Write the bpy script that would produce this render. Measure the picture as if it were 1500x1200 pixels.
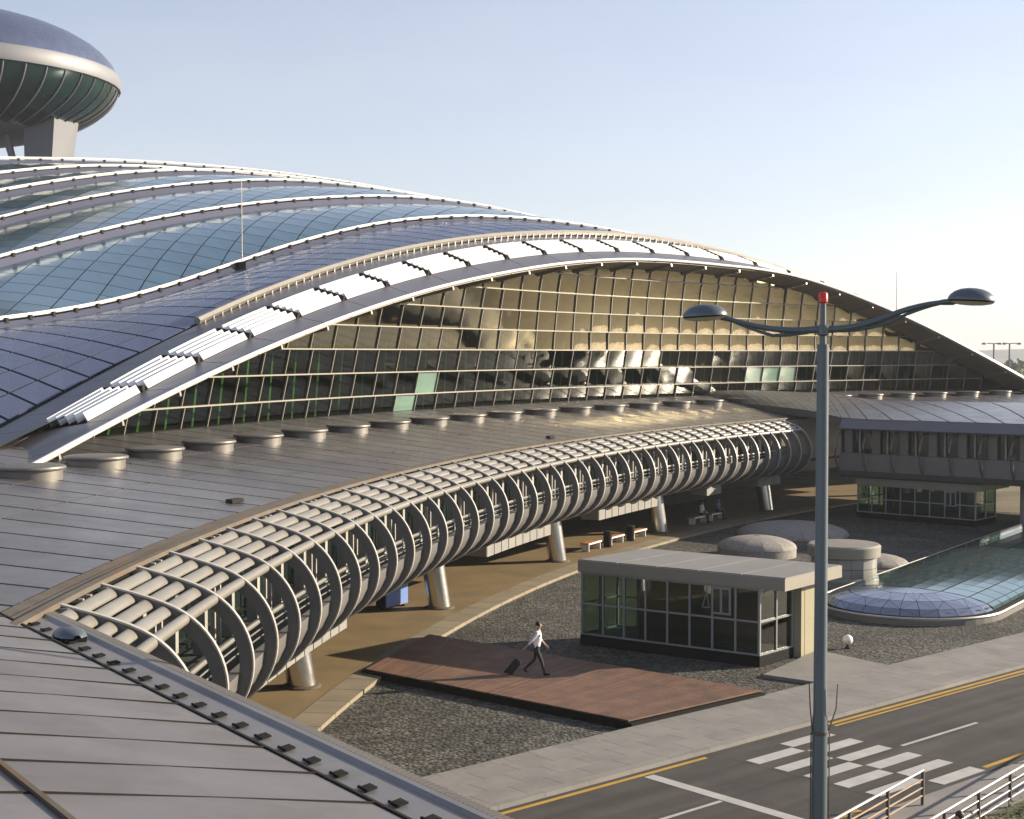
import bpy, bmesh, math, random
from math import sin, cos, pi, radians as rad, degrees as deg, atan2, hypot, sqrt
from mathutils import Vector, Matrix

random.seed(7)
for o in list(bpy.data.objects):
    bpy.data.objects.remove(o)
SC = bpy.context.scene
COL = SC.collection

# ------------------------------------------------------------------ camera, sky, sun, exposure
cam_d = bpy.data.cameras.new('camera')
cam_d.sensor_fit = 'HORIZONTAL'
cam_d.sensor_width = 36.0
cam_d.lens = 51.6
cam_d.clip_start = 0.1
cam_d.clip_end = 20000
cam = bpy.data.objects.new('camera', cam_d)
COL.objects.link(cam)
cam.location = (0, 0, 10.6)
cam.rotation_euler = (pi / 2 - math.atan(82 / 2150), 0, 0)
SC.camera = cam

SUN_EL = rad(17.8)
SUN_AZ = rad(74.0)                       # from +Y towards +X
w = bpy.data.worlds.new('World')
SC.world = w
w.use_nodes = True
nt = w.node_tree
nt.nodes.clear()
sky = nt.nodes.new('ShaderNodeTexSky')
sky.sky_type = 'NISHITA'
sky.sun_disc = False
sky.sun_elevation = SUN_EL
sky.sun_rotation = SUN_AZ
sky.altitude = 0
sky.air_density = 1.0
sky.dust_density = 0.4
sky.ozone_density = 1.0
bg = nt.nodes.new('ShaderNodeBackground')
bg.inputs['Strength'].default_value = 0.08
wo = nt.nodes.new('ShaderNodeOutputWorld')
hsv = nt.nodes.new('ShaderNodeHueSaturation')      # thin high haze: the clear-sky colours washed towards white
hsv.inputs['Saturation'].default_value = 0.58
tin = nt.nodes.new('ShaderNodeMix')
tin.data_type = 'RGBA'
tin.blend_type = 'MULTIPLY'
tin.inputs['Factor'].default_value = 1.0
tin.inputs['B'].default_value = (0.97, 0.97, 1.09, 1)
nt.links.new(sky.outputs[0], hsv.inputs['Color'])
nt.links.new(hsv.outputs[0], tin.inputs['A'])
tco = nt.nodes.new('ShaderNodeTexCoord')           # faint uneven veil of cirrus all over the sky
vmp = nt.nodes.new('ShaderNodeMapping')
vmp.inputs['Scale'].default_value = (1.0, 1.0, 3.5)
veil = nt.nodes.new('ShaderNodeTexNoise')
veil.inputs['Scale'].default_value = 2.2
veil.inputs['Detail'].default_value = 7
veil.inputs['Roughness'].default_value = 0.6
vrg = nt.nodes.new('ShaderNodeMapRange')
vrg.inputs['From Min'].default_value = 0.35
vrg.inputs['From Max'].default_value = 0.7
vrg.inputs['To Min'].default_value = 0.0
vrg.inputs['To Max'].default_value = 0.22
vmx = nt.nodes.new('ShaderNodeMix')
vmx.data_type = 'RGBA'
lum = nt.nodes.new('ShaderNodeHueSaturation')
lum.inputs['Saturation'].default_value = 0.12
lum.inputs['Value'].default_value = 1.12
nt.links.new(tco.outputs['Generated'], vmp.inputs['Vector'])
nt.links.new(vmp.outputs[0], veil.inputs['Vector'])
nt.links.new(veil.outputs['Fac'], vrg.inputs['Value'])
nt.links.new(vrg.outputs[0], vmx.inputs['Factor'])
nt.links.new(tin.outputs['Result'], lum.inputs['Color'])
nt.links.new(tin.outputs['Result'], vmx.inputs['A'])
nt.links.new(lum.outputs[0], vmx.inputs['B'])
nt.links.new(vmx.outputs['Result'], bg.inputs[0])
nt.links.new(bg.outputs[0], wo.inputs[0])

sd = bpy.data.lights.new('sun', 'SUN')
sd.energy = 5.0
sd.angle = rad(0.5)
sd.color = (1.0, 0.85, 0.65)
sun = bpy.data.objects.new('sun', sd)
COL.objects.link(sun)
to_sun = Vector((sin(SUN_AZ) * cos(SUN_EL), cos(SUN_AZ) * cos(SUN_EL), sin(SUN_EL)))
sun.rotation_euler = to_sun.to_track_quat('Z', 'Y').to_euler()
sun.location = (60, 10, 60)

SC.view_settings.view_transform = 'Standard'
SC.view_settings.look = 'None'
SC.view_settings.exposure = 1.1
SC.view_settings.gamma = 1.0
SC.render.engine = 'CYCLES'
SC.cycles.caustics_reflective = False
SC.cycles.caustics_refractive = False

# ------------------------------------------------------------------ materials
def mat(name, col, rough=0.6, metal=0.0, vary=0.12, scale=0.6, per_obj=0.0, bump=0.0, bscale=30.0,
        spec=0.5, stain=None, stain_amt=0.0, stain_scale=0.25, detail=4.0, rvary=0.0):
    m = bpy.data.materials.new(name)
    m.use_nodes = True
    t = m.node_tree
    b = t.nodes['Principled BSDF']
    b.inputs['Roughness'].default_value = rough
    b.inputs['Metallic'].default_value = metal
    b.inputs['Specular IOR Level'].default_value = spec
    N, L = t.nodes.new, t.links.new
    geo = N('ShaderNodeNewGeometry')
    nz = N('ShaderNodeTexNoise')
    nz.inputs['Scale'].default_value = scale
    nz.inputs['Detail'].default_value = detail
    L(geo.outputs['Position'], nz.inputs['Vector'])
    mr = N('ShaderNodeMapRange')
    mr.inputs['From Min'].default_value = 0.3
    mr.inputs['From Max'].default_value = 0.7
    mr.inputs['To Min'].default_value = 1 - vary
    mr.inputs['To Max'].default_value = 1 + vary
    L(nz.outputs['Fac'], mr.inputs['Value'])
    val = mr.outputs[0]
    if per_obj:
        oi = N('ShaderNodeObjectInfo')
        m2 = N('ShaderNodeMapRange')
        m2.inputs['To Min'].default_value = 1 - per_obj
        m2.inputs['To Max'].default_value = 1 + per_obj
        L(oi.outputs['Random'], m2.inputs['Value'])
        mu = N('ShaderNodeMath')
        mu.operation = 'MULTIPLY'
        L(val, mu.inputs[0])
        L(m2.outputs[0], mu.inputs[1])
        val = mu.outputs[0]
    vm = N('ShaderNodeVectorMath')
    vm.operation = 'SCALE'
    vm.inputs[0].default_value = col
    L(val, vm.inputs['Scale'])
    out = vm.outputs[0]
    if stain:
        n2 = N('ShaderNodeTexNoise')
        n2.inputs['Scale'].default_value = stain_scale
        n2.inputs['Detail'].default_value = 6
        n2.inputs['Roughness'].default_value = 0.65
        L(geo.outputs['Position'], n2.inputs['Vector'])
        r2 = N('ShaderNodeMapRange')
        r2.inputs['From Min'].default_value = 0.48
        r2.inputs['From Max'].default_value = 0.72
        r2.inputs['To Max'].default_value = stain_amt
        L(n2.outputs['Fac'], r2.inputs['Value'])
        mx = N('ShaderNodeMix')
        mx.data_type = 'RGBA'
        mx.inputs['B'].default_value = (*stain, 1)
        L(r2.outputs[0], mx.inputs['Factor'])
        L(out, mx.inputs['A'])
        out = mx.outputs['Result']
    L(out, b.inputs['Base Color'])
    if rvary:
        r3 = N('ShaderNodeMapRange')
        r3.inputs['From Min'].default_value = 0.3
        r3.inputs['From Max'].default_value = 0.7
        r3.inputs['To Min'].default_value = max(0.02, rough - rvary)
        r3.inputs['To Max'].default_value = rough + rvary
        n3 = N('ShaderNodeTexNoise')
        n3.inputs['Scale'].default_value = scale * 2.3
        L(geo.outputs['Position'], n3.inputs['Vector'])
        L(n3.outputs['Fac'], r3.inputs['Value'])
        L(r3.outputs[0], b.inputs['Roughness'])
    if bump:
        nb = N('ShaderNodeTexNoise')
        nb.inputs['Scale'].default_value = bscale
        nb.inputs['Detail'].default_value = 3
        L(geo.outputs['Position'], nb.inputs['Vector'])
        bu = N('ShaderNodeBump')
        bu.inputs['Strength'].default_value = bump
        bu.inputs['Distance'].default_value = 0.03
        L(nb.outputs['Fac'], bu.inputs['Height'])
        L(bu.outputs[0], b.inputs['Normal'])
    return m


def glass_mat(name, tint, ior=1.6, rough=0.02, wob=0.0, refl=(0.95, 0.97, 0.92)):
    m = bpy.data.materials.new(name)
    m.use_nodes = True
    t = m.node_tree
    t.nodes.clear()
    N, L = t.nodes.new, t.links.new
    o = N('ShaderNodeOutputMaterial')
    tr = N('ShaderNodeBsdfTransparent')
    tr.inputs['Color'].default_value = (*tint, 1)
    gl = N('ShaderNodeBsdfGlossy')
    gl.inputs['Roughness'].default_value = rough
    gl.inputs['Color'].default_value = (*refl, 1)
    fr = N('ShaderNodeFresnel')
    fr.inputs['IOR'].default_value = ior
    mx = N('ShaderNodeMixShader')
    L(fr.outputs[0], mx.inputs[0])
    L(tr.outputs[0], mx.inputs[1])
    L(gl.outputs[0], mx.inputs[2])
    L(mx.outputs[0], o.inputs[0])
    if wob:
        geo = N('ShaderNodeNewGeometry')
        nb = N('ShaderNodeTexNoise')
        nb.inputs['Scale'].default_value = 0.55
        nb.inputs['Detail'].default_value = 1
        L(geo.outputs['Position'], nb.inputs['Vector'])
        bu = N('ShaderNodeBump')
        bu.inputs['Strength'].default_value = wob
        bu.inputs['Distance'].default_value = 0.05
        L(nb.outputs['Fac'], bu.inputs['Height'])
        L(bu.outputs[0], gl.inputs['Normal'])
        L(bu.outputs[0], fr.inputs['Normal'])
    return m


def gravel_mat(name, c1, c2, scale):
    m = bpy.data.materials.new(name)
    m.use_nodes = True
    t = m.node_tree
    b = t.nodes['Principled BSDF']
    b.inputs['Roughness'].default_value = 0.85
    N, L = t.nodes.new, t.links.new
    geo = N('ShaderNodeNewGeometry')
    vo = N('ShaderNodeTexVoronoi')
    vo.inputs['Scale'].default_value = scale
    L(geo.outputs['Position'], vo.inputs['Vector'])
    rp = N('ShaderNodeValToRGB')
    rp.color_ramp.elements[0].color = (*c1, 1)
    rp.color_ramp.elements[1].color = (*c2, 1)
    rp.color_ramp.elements[0].position = 0.25
    rp.color_ramp.elements[1].position = 0.95
    sp = N('ShaderNodeSeparateColor')
    L(vo.outputs['Color'], sp.inputs[0])
    L(sp.outputs[0], rp.inputs[0])
    nz = N('ShaderNodeTexNoise')
    nz.inputs['Scale'].default_value = 0.35
    nz.inputs['Detail'].default_value = 5
    L(geo.outputs['Position'], nz.inputs['Vector'])
    mr = N('ShaderNodeMapRange')
    mr.inputs['From Min'].default_value = 0.3
    mr.inputs['From Max'].default_value = 0.7
    mr.inputs['To Min'].default_value = 0.55
    mr.inputs['To Max'].default_value = 1.4
    L(nz.outputs['Fac'], mr.inputs['Value'])
    vm = N('ShaderNodeVectorMath')
    vm.operation = 'SCALE'
    L(rp.outputs[0], vm.inputs[0])
    L(mr.outputs[0], vm.inputs['Scale'])
    L(vm.outputs[0], b.inputs['Base Color'])
    bu = N('ShaderNodeBump')
    bu.inputs['Strength'].default_value = 0.9
    bu.inputs['Distance'].default_value = 0.04
    bu.invert = True
    L(vo.outputs['Distance'], bu.inputs['Height'])
    L(bu.outputs[0], b.inputs['Normal'])
    return m


M = {}
M['roof'] = mat('roof_metal', (0.225, 0.22, 0.225), 0.32, 0.7, 0.12, 0.5, per_obj=0.10, stain=(0.12, 0.105, 0.085), stain_amt=0.55, stain_scale=0.6, rvary=0.05, bump=0.04, bscale=0.8)
M['roof_near'] = mat('near_roof_metal', (0.2, 0.195, 0.198), 0.45, 0.4, 0.10, 0.6, per_obj=0.09, stain=(0.125, 0.11, 0.09), stain_amt=0.55, stain_scale=0.8, rvary=0.05, bump=0.06, bscale=1.0)
M['seam'] = mat('dark_seam', (0.028, 0.025, 0.021), 0.85, spec=0.2)
M['rust'] = mat('stained_gutter', (0.115, 0.1, 0.078), 0.7, 0.2, 0.2, 1.2, stain=(0.16, 0.09, 0.04), stain_amt=0.7, stain_scale=0.8)
M['rib'] = mat('rib_shade_grey', (0.135, 0.135, 0.138), 0.45, 0.2, 0.08, 1.0, per_obj=0.05, stain=(0.13, 0.12, 0.1), stain_amt=0.4, stain_scale=1.0)  # plate faces coloured dark grey to stand for their shade
M['flange'] = mat('rib_lit_flange', (0.42, 0.4, 0.37), 0.4, 0.2, 0.06, 1.0)  # sun on the rib edges put into a paler colour; also skylight rim
M['slat'] = mat('cream_slat', (0.265, 0.25, 0.215), 0.36, 0.35, 0.08, 1.0, per_obj=0.07, stain=(0.3, 0.26, 0.2), stain_amt=0.45, stain_scale=1.2)
M['hull'] = mat('hull_panel', (0.155, 0.15, 0.143), 0.5, 0.2, 0.1, 0.6, per_obj=0.06, stain=(0.14, 0.13, 0.11), stain_amt=0.4)
M['post'] = mat('post_paint', (0.32, 0.31, 0.28), 0.5)
M['darkglass'] = mat('dark_window', (0.012, 0.02, 0.018), 0.08, 0.0, 0.3, 0.4, per_obj=0.3, spec=0.8)
M['beam'] = mat('beam_cladding', (0.21, 0.205, 0.19), 0.6, 0.0, 0.08, 0.8, per_obj=0.05, stain=(0.3, 0.28, 0.22), stain_amt=0.4, stain_scale=0.9)
M['steel'] = mat('brushed_steel', (0.62, 0.61, 0.58), 0.26, 1.0, 0.06, 1.0)
M['sol'] = mat('blue_roof_panel', (0.12, 0.15, 0.245), 0.28, 0.55, 0.08, 0.4, per_obj=0.08, rvary=0.05)
M['teal'] = mat('teal_roof_glass', (0.14, 0.265, 0.345), 0.13, 0.6, 0.05, 0.3, per_obj=0.06)
M['lilac'] = mat('lilac_fascia', (0.085, 0.092, 0.135), 0.4, 0.4, 0.06, 0.5)
M['eavegrey'] = mat('eave_grey', (0.19, 0.19, 0.215), 0.38, 0.5, 0.05, 0.5, per_obj=0.05)
M['white'] = mat('white_metal', (0.80, 0.79, 0.76), 0.35, 0.1, 0.04, 1.0)
M['louvre'] = mat('louvre_white', (0.80, 0.79, 0.76), 0.32, 0.5, 0.03, 1.0)
M['tan'] = mat('tan_soffit', (0.27, 0.235, 0.18), 0.6, 0.0, 0.1, 0.5, per_obj=0.07)
M['mullion'] = mat('mullion', (0.24, 0.23, 0.19), 0.5, 0.1, 0.05)
M['green_fin'] = mat('green_fin', (0.16, 0.27, 0.10), 0.5, 0.0, 0.25, 0.8)
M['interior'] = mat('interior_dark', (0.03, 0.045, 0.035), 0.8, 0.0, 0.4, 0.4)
M['ceil'] = mat('interior_ceiling', (0.22, 0.2, 0.14), 0.6)
M['pale_pane'] = mat('pale_pane', (0.16, 0.26, 0.2), 0.15, 0.0, 0.1, 0.5)
M['glass'] = glass_mat('facade_glass_gold_light', (0.32, 0.45, 0.30), 2.9, 0.05, 0.2, (0.98, 0.86, 0.56))  # gold of the low sun is put into the reflection colour
M['glass_low'] = glass_mat('facade_glass_clear', (0.36, 0.52, 0.36), 1.28, 0.015, 0.12)
M['vent'] = mat('vent_metal', (0.16, 0.15, 0.135), 0.5, 0.45, 0.1, 1.0)
M['pglass'] = glass_mat('pavilion_glass', (0.42, 0.54, 0.47), 1.55, 0.01)
M['gravel'] = gravel_mat('gravel', (0.018, 0.018, 0.014), (0.105, 0.10, 0.08), 8.0)
M['walk'] = mat('tan_paving', (0.19, 0.135, 0.06), 0.75, 0.0, 0.15, 0.5, bump=0.15, bscale=6, stain=(0.115, 0.09, 0.05), stain_amt=0.7, stain_scale=0.35)
M['kerb'] = mat('kerb_stone', (0.22, 0.185, 0.125), 0.8, 0.0, 0.12, 1.0, per_obj=0.08)
M['conc'] = mat('pavement_concrete', (0.215, 0.205, 0.19), 0.8, 0.0, 0.08, 0.8, bump=0.1, bscale=14, stain=(0.13, 0.125, 0.12), stain_amt=0.6, stain_scale=0.6, per_obj=0.07)
M['asphalt'] = mat('asphalt', (0.062, 0.059, 0.054), 0.85, 0.0, 0.1, 0.7, bump=0.25, bscale=40, stain=(0.035, 0.034, 0.033), stain_amt=0.75, stain_scale=0.45, spec=0.3)
M['mark'] = mat('road_white', (0.4, 0.4, 0.385), 0.7, 0.0, 0.1, 2.0, stain=(0.33, 0.33, 0.32), stain_amt=0.5, stain_scale=3)
M['yellow'] = mat('road_yellow', (0.42, 0.25, 0.025), 0.7, 0.0, 0.12, 2.0)
M['deck'] = mat('deck_wood', (0.14, 0.074, 0.045), 0.65, 0.0, 0.2, 1.5, per_obj=0.12, stain=(0.055, 0.042, 0.034), stain_amt=0.7, stain_scale=0.8)
M['black'] = mat('black_trim', (0.009, 0.009, 0.009), 0.85, spec=0.15)
M['pavroof'] = mat('pavilion_roof', (0.215, 0.21, 0.2), 0.6, 0.1, 0.07, 0.8, stain=(0.26, 0.25, 0.23), stain_amt=0.5, stain_scale=0.7)
M['pavfascia'] = mat('pavilion_fascia', (0.24, 0.225, 0.185), 0.55, 0.1, 0.05)
M['pavframe'] = mat('pavilion_frame', (0.245, 0.265, 0.27), 0.45, 0.2)
M['pavwall'] = mat('pavilion_wall', (0.31, 0.285, 0.185), 0.7, 0.0, 0.06, per_obj=0.04)
M['stone'] = mat('pale_stone', (0.255, 0.235, 0.215), 0.8, 0.0, 0.2, 6.0, bump=0.3, bscale=20, stain=(0.27, 0.25, 0.23), stain_amt=0.6, stain_scale=0.9)
M['drum'] = mat('drum_metal', (0.26, 0.255, 0.235), 0.5, 0.3, 0.06, per_obj=0.06)
M['skyglass'] = mat('skylight_glass', (0.19, 0.3, 0.3), 0.10, 0.75, 0.06, 0.6, per_obj=0.07)
M['nose'] = mat('skylight_nose_sky_tint', (0.27, 0.31, 0.39), 0.15, 0.7, 0.06, 0.6, per_obj=0.10)  # lilac sky reflection painted into the end glass colour
M['lamp'] = mat('lamp_paint', (0.1, 0.125, 0.145), 0.38, 0.3, 0.06, 1.2)
M['lens'] = mat('lamp_lens', (0.45, 0.42, 0.32), 0.2, 0.0, 0.03)
M['red'] = mat('red_beacon', (0.70, 0.02, 0.015), 0.35, 0.0, 0.05)
M['rail'] = mat('galvanised_rail', (0.4, 0.385, 0.385), 0.4, 0.5, 0.06, 2)
M['railpost'] = mat('rail_post_dark', (0.10, 0.085, 0.075), 0.6, 0.2, 0.1, 2)
M['rustrail'] = mat('rusty_rail', (0.30, 0.21, 0.14), 0.7, 0.1, 0.15, 2)
M['orange'] = mat('orange_seat', (0.42, 0.16, 0.05), 0.55)
M['blue'] = mat('blue_board', (0.13, 0.22, 0.52), 0.4, 0.0, 0.05)
M['skin'] = mat('skin_tone', (0.42, 0.26, 0.18), 0.6, 0.0, 0.03)
M['shirt'] = mat('white_shirt', (0.72, 0.72, 0.76), 0.8, 0.0, 0.05)
M['bshirt'] = mat('blue_shirt', (0.10, 0.18, 0.30), 0.8, 0.0, 0.05)
M['trouser'] = mat('dark_trousers', (0.016, 0.016, 0.022), 0.8)
M['hair'] = mat('black_hair', (0.012, 0.010, 0.009), 0.6)
M['ground'] = mat('open_ground', (0.2, 0.175, 0.125), 0.9, 0.0, 0.3, 0.08, stain=(0.05, 0.055, 0.025), stain_amt=0.95, stain_scale=0.13)
M['grass'] = mat('verge_grass', (0.085, 0.095, 0.035), 0.9, 0.0, 0.35, 2.5, bump=0.5, bscale=25)
M['leaf'] = mat('shrub_leaf', (0.075, 0.09, 0.035), 0.7, 0.0, 0.35, 3.0)
M['hill'] = mat('far_hill', (0.08, 0.11, 0.06), 0.9)
M['towerglass'] = mat('tower_glass', (0.012, 0.035, 0.026), 0.12, 0.2, 0.2, 0.3)
M['towerclad'] = mat('tower_cladding', (0.26, 0.235, 0.19), 0.6, 0.1, 0.08, 0.2)
M['pylon'] = mat('tower_pylon', (0.18, 0.185, 0.2), 0.55, 0.2, 0.05, 0.2)

# tyre-polished streaks along the carriageway
_t = M['asphalt'].node_tree
_b = _t.nodes['Principled BSDF']
_src = _b.inputs['Base Color'].links[0].from_socket
_g = _t.nodes.new('ShaderNodeNewGeometry')
_m = _t.nodes.new('ShaderNodeMapping')
_m.inputs['Rotation'].default_value = (0, 0, -atan2(0.66, 0.75))
_m2 = _t.nodes.new('ShaderNodeMapping')
_m2.inputs['Scale'].default_value = (0.05, 1.5, 1.0)
_n = _t.nodes.new('ShaderNodeTexNoise')
_n.inputs['Scale'].default_value = 1.0
_n.inputs['Detail'].default_value = 5
_r = _t.nodes.new('ShaderNodeMapRange')
_r.inputs['From Min'].default_value = 0.35
_r.inputs['From Max'].default_value = 0.65
_r.inputs['To Min'].default_value = 0.72
_r.inputs['To Max'].default_value = 1.22
_v = _t.nodes.new('ShaderNodeVectorMath')
_v.operation = 'SCALE'
_t.links.new(_g.outputs['Position'], _m.inputs['Vector'])
_t.links.new(_m.outputs[0], _m2.inputs['Vector'])
_t.links.new(_m2.outputs[0], _n.inputs['Vector'])
_t.links.new(_n.outputs['Fac'], _r.inputs['Value'])
_t.links.new(_src, _v.inputs[0])
_t.links.new(_r.outputs[0], _v.inputs['Scale'])
_t.links.new(_v.outputs[0], _b.inputs['Base Color'])

# ------------------------------------------------------------------ mesh helpers
W = {}                                   # world matrix of every object made here


class MB:
    def __init__(s):
        s.v, s.f, s.sm = [], [], False

    def add(s, vs, fs):
        o = len(s.v)
        s.v += [tuple(p) for p in vs]
        s.f += [tuple(i + o for i in f) for f in fs]
        return s

    def quad(s, a, b, c, d):
        return s.add([a, b, c, d], [(0, 1, 2, 3)])

    def box(s, c, size, rz=0.0, mtx=None):
        x, y, z = size[0] / 2, size[1] / 2, size[2] / 2
        vs = [Vector((i * x, j * y, k * z)) for k in (-1, 1) for j in (-1, 1) for i in (-1, 1)]
        R = mtx if mtx is not None else Matrix.Rotation(rz, 3, 'Z')
        vs = [R @ p + Vector(c) for p in vs]
        return s.add(vs, [(0, 2, 3, 1), (4, 5, 7, 6), (0, 1, 5, 4), (2, 6, 7, 3), (0, 4, 6, 2), (1, 3, 7, 5)])

    def bar(s, a, b, wd, ht, up=(0, 0, 1)):
        a, b = Vector(a), Vector(b)
        d = (b - a)
        L = d.length
        d.normalize()
        u = Vector(up)
        sd_ = d.cross(u)
        if sd_.length < 1e-4:
            sd_ = d.cross(Vector((1, 0, 0)))
        sd_.normalize()
        u = sd_.cross(d)
        R = Matrix((d, sd_, u)).transposed()
        return s.box((a + b) / 2, (L, wd, ht), mtx=R)

    def tube(s, path, r, n=8, cap=True, flat=1.0):
        path = [Vector(p) for p in path]
        rs = r if isinstance(r, (list, tuple)) else [r] * len(path)
        rings = []
        for i, p in enumerate(path):
            d = (path[min(i + 1, len(path) - 1)] - path[max(i - 1, 0)]).normalized()
            a = d.cross(Vector((0, 0, 1)))
            if a.length < 1e-3:
                a = Vector((1, 0, 0))
            a.normalize()
            b = a.cross(d)
            rings.append([p + (a * cos(2 * pi * k / n) + b * sin(2 * pi * k / n) * flat) * rs[i] for k in range(n)])
        vs = [p for rg in rings for p in rg]
        fs = [(i * n + k, i * n + (k + 1) % n, (i + 1) * n + (k + 1) % n, (i + 1) * n + k)
              for i in range(len(path) - 1) for k in range(n)]
        if cap:
            fs.append(tuple(reversed(range(n))))
            fs.append(tuple(range((len(path) - 1) * n, len(path) * n)))
        return s.add(vs, fs)

    def lathe(s, prof, c=(0, 0, 0), n=32, sx=1.0, sy=1.0):
        vs, fs = [], []
        for (r, z) in prof:
            for k in range(n):
                vs.append((c[0] + r * cos(2 * pi * k / n) * sx, c[1] + r * sin(2 * pi * k / n) * sy, c[2] + z))
        for i in range(len(prof) - 1):
            for k in range(n):
                fs.append((i * n + k, i * n + (k + 1) % n, (i + 1) * n + (k + 1) % n, (i + 1) * n + k))
        if prof[0][0] > 1e-4:
            fs.append(tuple(reversed(range(n))))
        if prof[-1][0] > 1e-4:
            fs.append(tuple(range((len(prof) - 1) * n, len(prof) * n)))
        return s.add(vs, fs)

    def prism(s, poly, z0, z1):
        n = len(poly)
        ar = sum(poly[i][0] * poly[(i + 1) % n][1] - poly[(i + 1) % n][0] * poly[i][1] for i in range(n))
        if ar < 0:
            poly = poly[::-1]
        vs = [(p[0], p[1], z0) for p in poly] + [(p[0], p[1], z1) for p in poly]
        fs = [tuple(reversed(range(n))), tuple(range(n, 2 * n))]
        fs += [(i, (i + 1) % n, n + (i + 1) % n, n + i) for i in range(n)]
        return s.add(vs, fs)

    def plate(s, pts, th, nrm=None):
        """a thin plate: polygon pts plus a copy pushed back by th"""
        pts = [Vector(p) for p in pts]
        n = len(pts)
        if nrm is None:
            nrm = Vector((0, 0, 0))
            for i in range(n):
                a, b = pts[i], pts[(i + 1) % n]
                nrm += a.cross(b)
            nrm = nrm.normalized() if nrm.length > 1e-9 else Vector((0, 0, 1))
        bk = [p - nrm * th for p in pts]
        fs = [tuple(range(n)), tuple(reversed(range(n, 2 * n)))]
        fs += [(i, n + i, n + (i + 1) % n, (i + 1) % n) for i in range(n)]
        return s.add(pts + bk, fs)

    def grid(s, rows):
        n = len(rows[0])
        vs = [p for r in rows for p in r]
        fs = [(i * n + k, i * n + k + 1, (i + 1) * n + k + 1, (i + 1) * n + k) for i in range(len(rows) - 1) for k in range(n - 1)]
        return s.add(vs, fs)

    def mesh(s, name, m, smooth=False):
        me = bpy.data.meshes.new(name)
        me.from_pydata(s.v, [], s.f)
        me.update()
        ms = m if isinstance(m, (list, tuple)) else [m]
        for q in ms:
            me.materials.append(M[q])
        if smooth:
            for p in me.polygons:
                p.use_smooth = True
            try:
                me.set_sharp_from_angle(angle=rad(40))
            except Exception:
                pass
        return me

    def build(s, name, m, parent=None, smooth=False, mtx=None):
        return link(name, s.mesh(name, m, smooth), parent, mtx)


def link(name, data, parent=None, mtx=None):
    o = bpy.data.objects.new(name, data)
    COL.objects.link(o)
    mtx = mtx if mtx is not None else Matrix.Identity(4)
    o.matrix_basis = mtx
    W[o] = mtx.copy()
    if parent is not None:
        o.parent = parent
        o.matrix_parent_inverse = W[parent].inverted()
    return o


def tag(o, label=None, cat=None, group=None, kind=None):
    if label:
        o['label'] = label
    if cat:
        o['category'] = cat
    if group:
        o['group'] = group
    if kind:
        o['kind'] = kind
    return o


def thing(name, loc, label, cat, group=None, rz=0.0):
    o = link(name, None, None, Matrix.Translation(loc) @ Matrix.Rotation(rz, 4, 'Z'))
    o.empty_display_size = 0.5
    return tag(o, label, cat, group)


def local(parent):
    """matrix for parts modelled in the thing's own coordinates"""
    return W[parent].copy()


def dup(root, loc, rz=0.0, label=None):
    r = root.copy()
    COL.objects.link(r)
    r.matrix_basis = Matrix.Translation(loc) @ Matrix.Rotation(rz, 4, 'Z')
    W[r] = r.matrix_basis.copy()
    D = W[r] @ W[root].inverted()
    if label:
        r['label'] = label

    def rec(src, dst):
        for ch in [x for x in list(bpy.data.objects) if x.parent == src]:
            c = ch.copy()
            COL.objects.link(c)
            c.parent = dst
            W[c] = D @ W[ch]
            c.matrix_basis = W[c]
            c.matrix_parent_inverse = W[dst].inverted()
            rec(ch, c)
    rec(root, r)
    return r


def struct(name, mb, m, smooth=False):
    return tag(mb.build(name, m, None, smooth), kind='structure')


# arc geometry: everything of the courtyard building is concentric about CX, CY
CX, CY = 112.0, 24.0
ARC = Matrix.Translation((CX, CY, 0))


def AP(R, ph, z):
    a = rad(ph)
    return Vector((CX + R * cos(a), CY + R * sin(a), z))


def LP(R, dph, z):
    a = rad(dph)
    return Vector((R * cos(a), R * sin(a), z))


def arcm(ph):
    return ARC @ Matrix.Rotation(rad(ph), 4, 'Z')


def frange(a, b, st):
    n = int(round(abs(b - a) / st))
    return [a + (b - a) * i / max(n, 1) for i in range(n + 1)]


# ------------------------------------------------------------------ ground, road, pavement
RD = Vector((0.75, 0.66)).normalized()
RN = Vector((RD.y, -RD.x))


def RP(u, v, z):
    p = RD * u + RN * v
    return Vector((p.x, p.y, z))


def strip(u0, u1, v0, v1, z):
    return [RP(u0, v0, z), RP(u0, v1, z), RP(u1, v1, z), RP(u1, v0, z)]


def sheet(name, pts, m, z=None):
    mb = MB()
    pts = [Vector(p) for p in pts]
    ar = sum(pts[i].x * pts[(i + 1) % len(pts)].y - pts[(i + 1) % len(pts)].x * pts[i].y for i in range(len(pts)))
    if ar < 0:
        pts = pts[::-1]
    mb.add(pts, [tuple(range(len(pts)))])
    return tag(mb.build(name, m), kind='structure')


mb = MB()
n = 48
mb.add([(0, 0, -0.2)] + [(4000 * cos(2 * pi * k / n), 4000 * sin(2 * pi * k / n), -0.2) for k in range(n)],
       [(0, 1 + k, 1 + (k + 1) % n) for k in range(n)])
struct('ground', mb, 'ground')
# gravel court
sheet('gravel_court', [(-30, 22, -0.12), (-12, 26, -0.12)] + [RP(u, -28.8, -0.12) for u in (24, 66)] + [(44, 84, -0.12), (38, 96, -0.12), (20, 108, -0.12), (8, 96, -0.12), (-2, 76, -0.12), (-10, 50, -0.12), (-30, 40, -0.12)], 'gravel')
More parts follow.
